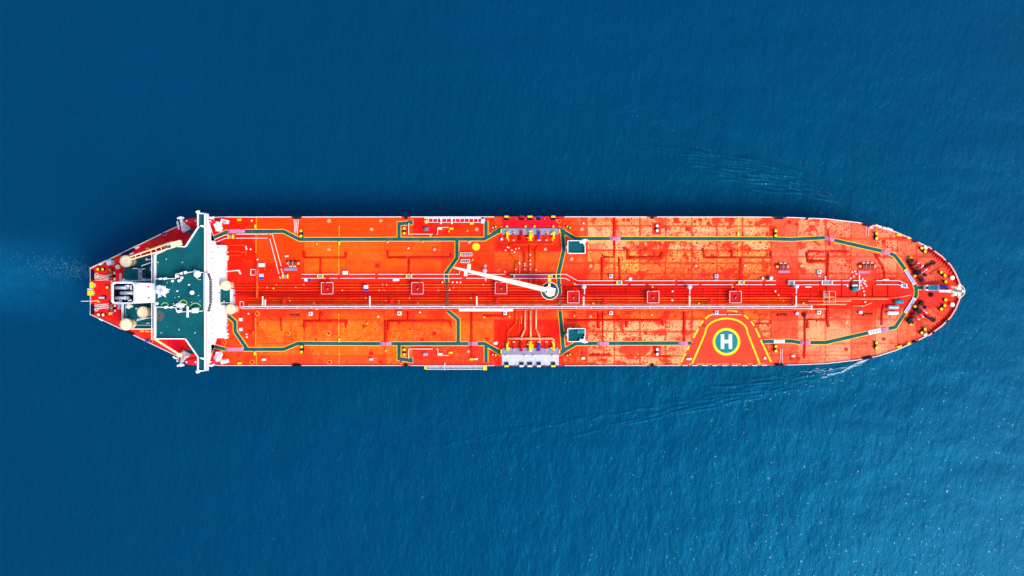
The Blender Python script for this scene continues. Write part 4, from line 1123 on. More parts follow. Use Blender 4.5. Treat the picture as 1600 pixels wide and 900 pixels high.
# grating platform between manifold lines and the crane
a, b = W(800, 432, 1.8), W(862, 432, 1.8)
gp = MB().box(((a.x + b.x) / 2, a.y, DZ + 1.8), (b.x - a.x, 1.4, .1)).build('pipe_bridge', paint('bridge_grating', (.34, .03, .12), .6, dirt=.6, dirt_col=(.6, .02, .03)), ship)
railing('pipe_bridge_railing', [W(797, 429, 1.85), W(868, 429, 1.85)], M['rail'], gp, r=.09)
railing('pipe_bridge_railing', [W(797, 435, 1.85), W(868, 435, 1.85)], M['rail'], gp, r=.09)
for x in (799.5, 865.5):
    p = W(x, 432, 1.9); MB().box(p, (1.2, 1.4, .1)).build('landing', M['path'], gp)
for x in (803.2, 862.4, 868.8):
    p = W(x, 432, 2.3); MB().box(p, (.4, 1.6, .9)).build('gate', M['yellow'], gp)
p = W(858.5, 435, 2); MB().box(p, (1.3, 2.4, .5)).build('gate', M['yellow'], gp)

# ------------------------------------------------------------------ hatch squares over the pipes
SQ = [(514, 450.3), (653.5, 450.3), (783, 450), (895, 464), (1018.5, 464), (1146, 464), (1291.8, 464)]
for k, (x, y) in enumerate(SQ):
    b_ = W(x, y)
    t = thing('hatch_platform', ('red hatch platform with a white square rail, %s of seven from the bridge' % ordn(k)) if k < 6 else 'white square frame with a cross over the pipes nearest the bow', 'platform', (b_.x, b_.y, DZ), 0, 'square railed platforms over the pipes')
    h_ = 2.9
    if k < 6:
        MB().box((0, 0, h_ - .1), (4.3, 4.3, .14)).build('floor', M['darkred'], t)
        MB().lathe([(.5, 0), (.5, .5), (.25, .7)], (.2, .1, h_ - .02), 10).build('hatch', M['darkred'], t)
        MB().box((.1, -.3, h_ + .55), (.5, .22, .2), .8).build('valve_handle', M['yellow'], t)
    else:
        MB().box((0, 0, h_), (4.5, .3, .3)).box((0, 0, h_ + .17), (.3, 4.5, .3)).build('cross_beam', M['palepipe'], t)
        MB().box((-1.2, .6, h_ - .5), (1.6, 1.8, .1)).build('grating', M['grating'], t)
    for sx in (-1, 1):
        for sy in (-1, 1): MB().box((sx * 2.1, sy * 2.1, h_ / 2 - .1), (.18, .18, h_ - .2)).build('leg', M['redpipe'], t)
    e = 2.25
    mt = M['rail'] if k < 6 else M['palepipe']
    gap = -.9 if k % 2 == 0 else .9
    for A, B in (((-e, -e), (e, -e)), ((e, -e), (e, e)), ((-e, -e), (-e, e))): railing('rail', [Vector((*A, h_)), Vector((*B, h_))], mt, t, h=.9, r=.07, step=2.2)
    railing('rail', [Vector((-e, e, h_)), Vector((gap - .35, e, h_))], mt, t, h=.9, r=.07, step=2.2)
    railing('rail', [Vector((gap + .35, e, h_)), Vector((e, e, h_))], mt, t, h=.9, r=.07, step=2.2)

# ------------------------------------------------------------------ hose handling crane
HP = 14.0
b_ = W(859, 454.5, HP)
cr = thing('hose_crane', 'tall cream hose crane with a long boom over the centre pipes', 'crane', (b_.x, b_.y, DZ))
MB().cyl((0, 0, .004), (0, 0, HP - .8), 1.6, 1.5, 20).build('pedestal', M['cream'], cr, smooth=True)
pf = MB().lathe([(3.1, HP - .5), (3.1, HP - .3)], (0, 0, 0), 32).build('platform', M['path'], cr)
mbp = MB().ring((0, 0, 0), 3.15, 3.4, HP - .35, HP - .05, 32).build('platform_rim', M['rail'], pf)
tip = W(709, 418, HP + 2) - Vector((b_.x, b_.y, DZ)); d = Vector((tip.x, tip.y, 0)).normalized(); nn = Vector((-d.y, d.x, 0)); ang = math.atan2(d.y, d.x)
MB().lathe([(1.9, HP - .3), (1.9, HP + .6)], (.1, -.3, 0), 20).box((-d * .2) + Vector((0, 0, HP + 1.0)), (3.6, 2.8, 1.8), ang).build('slewing_house', M['creamlight'], cr)
MB().box((-.2, 1.7, HP + .9), (.9, 2.2, 1.6)).build('operator_cab', M['cream'], cr)
MB().box((1.2, 1.5, HP + .3), (1.6, .7, .8)).box((.6, 1.6, HP + .7), (.8, .5, .5), .4).build('hoist_winch', M['path'], cr)
MB().box((-1.4, -.3, HP + 1.95), (.5, .8, .12), ang).build('boom_pin', M['black'], cr)
for k in range(5): MB().box((.2 + .45 * k, -.6 + .2 * (k % 2), HP + 1.96), (.28, .18, .12), .5 * k).build('cable_clip', M['crimson' if k % 2 else 'grey'], cr)
L_ = Vector((tip.x, tip.y, 0)).length; z = HP + 1.6
m = MB(); V = []
for f, w, t_h in ((1.2, .95, 1.3), (L_ * .35, .88, 1.2), (L_ * .75, .64, .9), (L_, .34, .5)):
    for i, j in ((-1, -1), (1, -1), (1, 0), (-1, 0)):
        p = d * f + nn * (i * w) + Vector((0, 0, z + .4 + j * t_h)); V.append(p)
F = []
for s_ in range(3):
    for i in range(4):
        j = (i + 1) % 4; F.append((s_ * 4 + i, s_ * 4 + j, s_ * 4 + 4 + j, s_ * 4 + 4 + i))
F += [(3, 2, 1, 0), (12, 13, 14, 15)]
bo = m.add(V, F).build('boom', M['creamlight'], cr)
c1 = d * (L_ - 5.5)
MB().box(c1 + nn * -1.5 + Vector((0, 0, z + .1)), (1.3, 2.4, .8), ang + R(8)).box(c1 + nn * 1.2 + d * .6 + Vector((0, 0, z + .1)), (1.2, 1.9, .8), ang + R(8)).build('boom_rest_fork', M['creamlight'], bo)
MB().box(d * (L_ - .5) + Vector((0, 0, z + .46)), (.7, .3, .14), ang).build('tip_sheave', M['grey'], bo)
for f in (.2, .45, .7): MB().box(d * (L_ * f) + nn * .2 + Vector((0, 0, z + .44)), (.3, .2, .1), ang).build('boom_lug', M['palegrey'], bo)

# long white stored gangway beam next to the catwalk
a, b = W(717.5, 484.4, 1.5), W(801.5, 484.4, 1.5)
t = thing('gangway_beam', 'long plain white beam stored beside the catwalk', 'gangway', ((a.x + b.x) / 2, a.y, DZ))
MB().box((0, 0, 1.4), (b.x - a.x, 1.0, .3)).build('beam', M['white'], t)
for k in range(4): MB().box((-8 + 5.4 * k, 0, .62), (.3, .9, 1.24)).build('cradle', M['redpipe'], t)

# ------------------------------------------------------------------ manifolds
for s, y0, y1 in ((1, 356.8, 366.5), (-1, 543.5, 553.2)):
    nm = 'upper' if s > 0 else 'lower'
    a, b = W(785, y1, .9), W(872.5, y0, .9)
    t = thing('manifold_grating', 'blue grey grating platform of the %s hose manifold' % nm, 'platform', ((a.x + b.x) / 2, (a.y + b.y) / 2, DZ), 0, 'manifold gratings')
    Lx, Ly = b.x - a.x, b.y - a.y
    MB().box((0, 0, .85), (Lx, Ly, .06)).build('tray', M['grating'], t)
    k = 44; pm = None
    for i in range(k):
        x = -Lx / 2 + Lx * (i + .5) / k
        if pm is None: pm = o = MB().box((0, 0, 0), (.16, Ly - .1, .1)).build('grating_bar', M['grey'], t)
        else: o = pm.copy(); C.objects.link(o)
        o.parent = t; o.location = (x, 0, .935)
    for i in range(8): MB().box((-Lx / 2 + .6 + (Lx - 1.2) * i / 7, 0, .41), (.2, Ly - .3, .8)).build('support', M['darkred'], t)
    for sx in (-1, 1): MB().box((sx * (Lx / 2 + .45), .2 * s, .6), (.55, 1.5, 1.1)).build('end_step', M['yellow'], t)
    # drip tray outboard
    ty0, ty1 = (341.5, 356.2) if s > 0 else (553.8, 570.2)
    a, b = W(784.5, ty1), W(873, ty0)
    if s < 0:
        t2 = thing('drip_tray', 'pale grey drip tray at the lower hull edge under the manifold', 'drip tray', ((a.x + b.x) / 2, (a.y + b.y) / 2, DZ))
        MB().box((0, 0, .12), (b.x - a.x, b.y - a.y, .22)).build('tray', M['palegrey'], t2)
    else:
        t2 = thing('drip_tray', 'plain red drip tray at the upper hull edge under the manifold', 'drip tray', ((a.x + b.x) / 2, (a.y + b.y) / 2, DZ))
        MB().box((0, 0, .12), (b.x - a.x, b.y - a.y, .22)).build('tray', M['crimson'], t2)
    for i in range(6):
        MB().box((-(b.x - a.x) / 2 + (b.x - a.x) * (i + .5) / 6, s * (b.y - a.y) * .46, .4), (.12, .5, .6)).build('tray_bracket', M['grey'], t2)
    # hose rail saddles on the hull edge, in the colours of the valves
    for i, (x, mt, lab) in enumerate(((791.5, 'yellow', 'yellow'), (815, 'crimson', 'red'), (828, 'yellow', 'yellow'), (842, 'blue', 'blue'), (864.5, 'yellow', 'yellow'))):
        p = W(x, 338.6 if s > 0 else 571.6)
        t3 = thing('hose_saddle', '%s hose saddle on the %s manifold edge, %s of five from the bridge side' % (lab, nm, ordn(i)), 'hose saddle', (p.x, p.y + (-.1 if s > 0 else .1), DZ), 0, 'hose saddles on the hull edge')
        w = 1.6 if i != 2 else 1.9
        mm_ = M[mt] if s > 0 or i in (0, 2, 4) else M['rail']
        if s < 0 and i == 2: mm_ = M['creamlight']
        MB().cyl((-w / 2, -s * -.1, .7), (w / 2, -s * -.1, .7), .42, .42, 10).build('saddle', mm_, t3)
        MB().box((0, -s * .85, .5), (w, .9, .8)).build('bracket', M['navy'], t3)
    # reducers and valves
    V_ = [(792.5, 'yellow', 1), (803, 'redpipe', 0), (815, 'crimson', 2), (828.5, 'yellow', 3), (842, 'blue', 2), (854, 'redpipe', 0), (865, 'yellow', 1)]
    for i, (x, mt, kind) in enumerate(V_):
        p = W(x, 366 if s > 0 else 543.5, 1.4)
        col = {'yellow': 'yellow', 'redpipe': 'slim red', 'crimson': 'crimson', 'blue': 'blue'}[mt]
        pos = {792.5: 'nearest the bridge', 803: 'second from the bridge side', 815: 'left of the middle', 828.5: 'in the middle', 842: 'right of the middle', 854: 'second from the bow side', 865: 'nearest the bow'}[x]
        t4 = thing('manifold_valve', '%s manifold valve pipe at the %s manifold, %s' % (col, nm, pos), 'valve', (p.x, p.y, DZ), 0, 'manifold valves')
        r = (.2, .42, .46, .62)[kind]
        if kind == 0:
            MB().cyl((0, s * .6, 1.5), (0, -s * 2.2, 1.5), r, r, 8).build('pipe', M['redpipe'], t4)
            MB().cyl((0, s * .6, 1.5), (0, s * .8, 1.5), r * 2, r * 2, 8).box((0, -s * 2.3, 1.5), (.9, .3, .5)).build('flange', M['rail'], t4)
        elif kind == 1:
            e = 1 if i == 0 else -1
            MB().cyl((0, s * .7, 1.6), (0, -s * 1.8, 1.6), r, r, 10).cyl((0, s * .6, 1.6), (e * 1.1, -s * .1, 1.6), r * .8, r * .7, 8).build('bend', M['yellow'], t4)
            MB().cyl((0, s * .7, 1.6), (0, s * .95, 1.6), r * 1.6, r * 1.6, 12).build('flange', M['yellow'], t4)
            MB().box((e * .5, -s * 2.2, 1.8), (.4, 1.0, .4), .3).build('handle', M['lineyellow'], t4)
        else:
            MB().cyl((0, s * 1.0, 1.7), (0, -s * 2.2, 1.7), r, r, 12).build('body', M[mt], t4, smooth=True)
            f2 = 'crimson' if mt != 'yellow' else 'creamlight'
            MB().cyl((0, s * 1.0, 1.7), (0, s * 1.35, 1.7), r * 1.4, r * 1.4, 12).build('blind_flange', M[f2], t4)
            MB().cyl((0, -s * 2.2, 1.7), (0, -s * 2.5, 1.7), r * 1.45, r * 1.45, 12).build('flange', M['rail' if mt == 'blue' else mt], t4)
            if kind == 3:
                MB().box((.9, -s * .4, 1.9), (.5, 2.0, .8)).box((-.9, -s * 1.4, 2.0), (.8, .3, .3)).build('actuator', M['lineyellow'], t4)
    # small posts along the tray
    for i, x in enumerate((792, 821, 835, 864.5)):
        p = W(x, 354 if s > 0 else 555.5)
        t5 = thing('tray_bollard', 'short %s post on the %s drip tray, %s of four from the bridge side' % ('yellow capped' if s > 0 else 'white capped', nm, ordn(i)), 'bollard', (p.x, p.y, DZ + .23), 0, 'drip tray posts')
        MB().cyl((0, 0, .002), (0, 0, .7), .3, .3, 10).build('post', M['darkred'], t5)
        MB().lathe([(.48, .7), (.48, .85), (.3, .95)], (0, 0, 0), 10).build('cap', M['lineyellow' if s > 0 else 'rail'], t5)

# railed green platforms (fire monitors)
for s, y0, y1 in ((1, 376.3, 396), (-1, 513.3, 533.5)):
    nm = 'upper' if s > 0 else 'lower'; h_ = 4.2
    a, b = W(887, y1, h_), W(914, y0, h_)
    t = thing('monitor_platform', 'green railed fire monitor platform on legs, %s one of the two' % nm, 'platform', ((a.x + b.x) / 2, (a.y + b.y) / 2, DZ), 0, 'green monitor platforms')
    X, Y = (b.x - a.x) / 2, (b.y - a.y) / 2
    MB().box((0, 0, h_ - .1), (2 * X, 2 * Y, .2)).build('floor', M['green'], t)
    for sx in (-1, 1):
        for sy in (-1, 1): MB().box((sx * (X - .5), sy * (Y - .5), h_ / 2 - .1), (.4, .4, h_ - .21)).build('leg', M['red'], t)
    railing('rail', [Vector((-X, -Y, h_)), Vector((X, -Y, h_)), Vector((X, Y, h_)), Vector((-X, Y, h_)), Vector((-X, -Y, h_))], M['white'], t, h=1.1, r=.15, step=1.6)
    MB().box((-X - .35, 0, h_ - 1.8), (.6, 1.0, 3.4)).build('ladder', M['rail'], t)
    MB().lathe([(.9, h_), (.9, h_ + .9), (.6, h_ + 1.4)], (X - .6, s * (Y - .3), 0), 12).box((X - .9, s * (Y - .2), h_ + 1.2), (2.6, .9, .8), .4 * s).box((X - .2, s * (Y - 1.4), h_ + .9), (.6, 1.2, .7)).box((X + .4, s * Y, h_ + 1.1), (1.4, .6, .6), .5 * s).build('fire_monitor', M['white'], t)
    MB().lathe([(.35, h_), (.35, h_ + 1.2)], (-X + .9, -s * Y, 0), 8).build('lamp', M['white'], t)
    if s < 0:
        for x in (.9, 2.3): MB().lathe([(.75, h_ + .002), (.75, h_ + .9), (.4, h_ + 1.0)], (x, Y - 1.2, 0), 14).build('drum', M['teal'], t)

# ------------------------------------------------------------------ accommodation ladders at the hull edge
a, b = W(663, 343.5, .6), W(757, 343.5, .6)
t = thing('accommodation_ladder', 'pale framed accommodation ladder stowed inside the upper hull edge', 'ladder', ((a.x + b.x) / 2, a.y, DZ))
Lx = b.x - a.x
MB().box((0, .75, .7), (Lx, .7, .5)).build('stringer', M['palegrey'], t)
MB().box((0, -1.0, .6), (Lx - 1.2, .18, .3)).build('stringer', M['rail'], t)
for k in range(13): MB().box((-Lx / 2 + 1.6 + (Lx - 2.4) * k / 12, -.3, .55), (.22, 1.5, .2)).build('cross_bar', M['rail'], t)
MB().box((Lx / 2 - .6, -.2, .8), (1.5, 2.4, .3)).build('turntable', M['palegrey'], t)
MB().box((-Lx / 2 + .8, -.7, .5), (1.4, 1.3, .4), .5).build('foot_platform', M['lineyellow'], t)
for k in (.28, .46): MB().box((-Lx / 2 + Lx * k, -.2, 1.1), (.5, 2.2, .3)).lathe([(.3, .9), (.3, 1.5)], (-Lx / 2 + Lx * k, -1.4, 0), 8).build('davit', M['white'], t)
a, b = W(666, 574.8, -2), W(757, 574.8, -2)
t = thing('accommodation_ladder', 'white slatted accommodation ladder with yellow ends slung outside the lower hull edge', 'ladder', ((a.x + b.x) / 2, a.y, DZ - 2.4))
Lx = b.x - a.x
for sy in (-.55, .55): MB().box((0, sy, .8), (Lx, .16, .7)).build('stringer', M['white'], t)
pm = None
for k in range(46):
    if pm is None: pm = o = MB().box((0, 0, 0), (.24, .93, .08)).build('tread', M['palegrey'], t)
    else: o = pm.copy(); C.objects.link(o)
    o.parent = t; o.location = (-Lx / 2 + .7 + (Lx - 1.4) * k / 45, 0, .6)
MB().box((Lx / 2 + .2, .3, 1.0), (1.5, 2.2, 1.0)).build('upper_platform', M['yellow'], t)
MB().box((-Lx / 2 - .2, .1, .8), (1.0, 1.1, .8)).build('lower_platform', M['yellow'], t)
MB().bar((-4.0, 2.2, 3.2), (-4.0, -.6, 3.4), .35, .3).bar((-4.0, -.6, 3.4), (-4.0, -.6, .9), .15, .15).build('davit', M['palegrey'], t)
# ------------------------------------------------------------------ bollards
def side(y): return 'upper' if y < 455 else 'lower'
BOL = [(471.5, 365, 90, 'yellow', 4.0), (632.3, 361, 90, 'yellow', 3.7), (1026, 357, 90, 'white', 3.6), (1210.5, 364.8, 90, 'yellow', 3.7), (1367.5, 369, 90, 'yellow', 4.0),
       (1440.5, 390.5, -45, 'yellow', 3.8), (1471, 428, -42, 'yellow', 3.8),
       (472.5, 545.5, 90, 'yellow', 4.0), (632.5, 549.8, 90, 'yellow', 3.7), (1026, 549.3, 90, 'white', 3.6), (1210.7, 544.5, 90, 'yellow', 3.7), (1367.5, 539.3, 90, 'yellow', 4.0),
       (1440.5, 517, 48, 'yellow', 3.8), (1471, 480, 45, 'yellow', 3.8)]
BWHERE = ['between the slanting rails and the walkway, upper aft deck', 'inside the small walkway corner at upper mid deck', 'on a red patch above the upper fore walkway', 'above the walkway where it nears the bow', 'beside the rope chock on the upper bow curve',
          'on the upper bow near the roller fairlead', 'on the upper bow nearest the foremast', 'below the walkway bend at lower aft deck', 'inside the small walkway corner at lower mid deck', 'below the walkway left of the helicopter mark', 'just right of the helicopter mark', 'beside the rope chock on the lower bow curve',
          'on the lower bow near the roller fairlead', 'on the lower bow nearest the foremast']
def twin(label, x, y, a, mt, half, r=.42, h=1.5):
    p = W(x, y)
    t = thing('twin_bollard', label, 'bollard', (p.x, p.y, DZ), R(a), 'twin mooring bollards')
    MB().box((0, 0, .1), (2 * half * S + 1.2, 1.15, .19)).build('base', M['black'], t)
    for s in (-1, 1):
        b = MB().cyl((s * half * S, 0, .19), (s * half * S, 0, h), r, r, 14).build('post', M['black'], t)
        MB().lathe([(r * 1.3, h), (r * 1.3, h + .12), (r * .9, h + .2)], (s * half * S, 0, 0), 14).build('cap', M[mt], b)
    MB().box((0, 0, .45), (2 * half * S - .9, .8, .5)).build('web', M['navy'], t)
for i, (x, y, a, mt, half) in enumerate(BOL):
    twin('twin black bollard with %s tops %s' % (mt, BWHERE[i]), x, y, a, mt, half)
SM = [(772.3, 355.2, 18, 'small twin yellow bollard left of the upper manifold'), (888.3, 355.2, -24, 'small twin yellow bollard right of the upper manifold'), (772.3, 554.2, -14, 'small twin yellow bollard left of the lower manifold'), (888.5, 554.3, 20, 'small twin yellow bollard right of the lower manifold')]
for x, y, a, lab in SM: twin(lab, x, y, a, 'lineyellow', 2.3, .3, .9)
twin('twin black bollard with yellow tops at the upper stern corner', 159, 420.7, 0, 'yellow', 3.6)
twin('twin black bollard with cream tops at the lower stern corner', 160, 491.6, 0, 'cream', 3.5)
def single(label, x, y, mt='yellow'):
    p = W(x, y); t = thing('roller_post', label, 'bollard', (p.x, p.y, DZ), 0, 'single pedestal rollers')
    MB().lathe([(.75, .004), (.75, .25), (.4, .4), (.4, 1.1)], (0, 0, 0), 12).build('pedestal', M['black'], t)
    MB().lathe([(.55, 1.1), (.55, 1.35), (.35, 1.45)], (0, 0, 0), 12).build('roller', M[mt], t)
for x, y, lab in ((1475.5, 440, 'single yellow roller post on upper bow beside the foremast house'), (1475.5, 468.3, 'single yellow roller post on lower bow beside the foremast boom'), (169.3, 449, 'single yellow roller post just aft of the funnel'),
                  (343.8, 352, 'single yellow roller post just forward of the upper bridge wing'), (186, 385 + 4, 'single yellow roller post by rail above crane boom'), (1454, 461.5, 'single dark roller post below the foremast house')):
    if '1454' == str(x): single(lab, x, y, 'navy')
    elif x == 186: continue
    else: single(lab, x, y)
# ------------------------------------------------------------------ fairleads in the hull edge
FA = [(464, 12), (634.5, 5.5), (1019, 5), (1217, 13), (1260, 4), (1354, 14), (1428, 6), (1455.5, 5), (1477, 5)]
FW = {464: 'opposite the slanting rails', 634.5: 'near the small walkway corner', 1019: 'on the fore deck amidships', 1217: 'just aft of the bow curve', 1260: 'small one where the bow curve begins', 1354: 'wide one on the bow curve', 1428: 'on the forward bow curve', 1455.5: 'at the start of the bow bulwark', 1477: 'on the bow bulwark nearest the stem'}
for s in (1, -1):
    for x, L_ in FA:
        if s < 0 and x == 1260: continue
        d0, d1 = hb(x - 3), hb(x + 3)
        ang = math.atan2(-(d0 - d1) * s, 6.0)
        p = upx(x, s * (hb(x) - 1.0))
        t = thing('roller_fairlead', 'dark roller fairlead in the %s hull edge %s' % ('upper' if s > 0 else 'lower', FW[x]), 'fairlead', (p.x, p.y, DZ), ang, 'dark roller fairleads in the hull edge')
        w = L_ * S
        MB().box((0, 0, .16), (w, 1.3, .3)).build('sill', M['navy'], t)
        MB().box((0, s * .2, 1.3), (w, .6, .3)).build('top_bar', M['navy'], t)
        k = 2 if L_ < 8 else 4
        for i in range(k):
            xx = -w / 2 + .25 + (w - .5) * i / (k - 1)
            MB().cyl((xx, s * .2, .31), (xx, s * .2, 1.15), .26, .26, 8).build('roller', M['black' if i % 2 else 'grey'], t)
for lab, x0, y0, x1, y1 in (('long dark chock in the upper stern quarter edge beside the ventilator', 192, 398.5, 210, 389.5), ('long dark chock in the lower stern quarter edge beside the ventilator', 192, 514, 210, 523),
                            ('dark transom chock at the upper stern corner', 145.5, 422, 145.5, 438), ('dark transom chock at the lower stern corner', 145.5, 476, 145.5, 491), ('small blue chock on upper stern edge near crane foot', 254, 364.5, 261, 365.5), ('small blue chock on lower stern edge near cream boom', 228, 534, 236, 531.5)):
    a, b = W(x0, y0), W(x1, y1); d = b - a
    c_ = (a + b) / 2
    t = thing('closed_chock', lab, 'fairlead', (c_.x, c_.y, DZ), math.atan2(d.y, d.x), 'dark chocks round the stern')
    L_ = d.length
    mt = M['blue'] if 'blue' in lab else M['navy']
    MB().box((0, 0, .3), (L_, 1.2 if L_ > 3 else .8, .59)).build('sill', mt, t)
    MB().box((0, 0, 1.2), (L_, .9 if L_ > 3 else .5, .3)).build('top_bar', mt, t)
    for i in range(3): MB().cyl((-L_ / 2 + .4 + (L_ - .8) * i / 2, 0, .6), (-L_ / 2 + .4 + (L_ - .8) * i / 2, 0, 1.05), .25, .25, 8).build('roller', M['black'], t)

# ------------------------------------------------------------------ mooring winches
def winch(label, x, y, a, drums=2, sc=1.0, motor='lineyellow', mir=1):
    p = W(x, y); t = thing('mooring_winch', label, 'winch', (p.x, p.y, DZ), R(a), 'mooring winches')
    L_ = (1.5 * drums + 1.5) * sc
    MB().box((0, 0, .12), (L_ + .8, 2.6 * sc, .22)).build('bedplate', M['darkred'], t)
    x0 = -L_ / 2 + .4
    for i in range(drums):
        xc = x0 + .8 * sc + 1.6 * sc * i
        dr = MB().cyl((xc - .55 * sc, 0, 1.2), (xc + .55 * sc, 0, 1.2), .72 * sc, .72 * sc, 16).build('drum', M['rust'], t)
        for s in (-1, 1): MB().cyl((xc + s * .62 * sc - .06, 0, 1.2), (xc + s * .62 * sc + .06, 0, 1.2), 1.02 * sc, 1.02 * sc, 18).build('flange', M['red' if s > 0 else 'palepipe'], dr)
        MB().box((xc + .8 * sc, 0, .6), (.22, 1.4 * sc, .8)).build('bearing', M['darkred'], t)
        MB().box((xc, -mir * 1.25 * sc, .7), (1.0 * sc, .5, .6)).build('brake_housing', M['rope'], t)
    xe = x0 + 1.6 * sc * drums + .3 * sc
    MB().cyl((xe, 0, 1.15), (xe + .9 * sc, 0, 1.15), .55 * sc, .45 * sc, 12).build('motor', M[motor], t)
    MB().cyl((x0 - .5, 0, 1.2), (x0, 0, 1.2), .5 * sc, .35 * sc, 12).build('warping_head', M['rope'], t)
    return t
W_ = [(459, 411.5, 0, 2, 1.0, 'on the aft deck right of the slanting rails'), (1221.5, 416.5, 180, 2, 1.0, 'on the fore deck in line with the helicopter mark'), (1354, 416, 180, 3, 1.0, 'on the fore deck nearest the bow walkway')]
for x, y, a, n_, sc, wh in W_: winch('brown drummed mooring winch %s' % wh, x, y, a, n_, sc)
for i, (x, y, a, wh) in enumerate(((175, 425.5, 90, 'at the upper stern, upper of the pair'), (175.5, 435, 90, 'at the upper stern, lower of the pair'), (176, 476.5, 90, 'at the lower stern, upper of the pair'), (176, 484.5, 90, 'at the lower stern, lower of the pair'))):
    winch('dark brown mooring winch %s' % wh, x, y, a, 1, .95, 'rust')
# low dark winches almost hidden among pipes of the lower side
for x, y, wh in ((461.5, 493, 'aft'), (1222, 492.5, 'right of the helicopter mark'), (1355.5, 491.5, 'near the bow')):
    p = W(x, y); t = thing('rope_reel', 'low dark red rope reel below the catwalk, %s' % wh, 'winch', (p.x, p.y, DZ), 0, 'low rope reels')
    MB().cyl((-1.6, 0, .6), (1.6, 0, .6), .38, .38, 12).build('drum', M['rust'], t)
    for s in (-1.65, 0, 1.65): MB().cyl((s - .08, 0, .6), (s + .08, 0, .6), .55, .55, 12).build('flange', M['redpipe'], t)
    MB().box((0, 0, .1), (3.8, 1.1, .19)).build('bed', M['darkred'], t)
# operator gratings beside the winches
for x, y, w, lab in ((454.5, 420.8, 20, 'pale violet operator grating below the aft mooring winch'), (1225, 424.5, 18, 'pale violet operator grating below the middle mooring winch'), (1350, 425.2, 19, 'pale violet operator grating below the forward mooring winch')):
    p = W(x, y); t = thing('operator_platform', lab, 'platform', (p.x, p.y, DZ), 0, 'winch operator platforms')
    MB().box((0, 0, .5), (w * S, 1.0, .1)).build('grating', M['ramp'] if x > 500 else M['grating'], t)
    for s in (-1, 1): MB().box((s * w * S * .4, 0, .22), (.2, .8, .44)).build('leg', M['redpipe'], t)

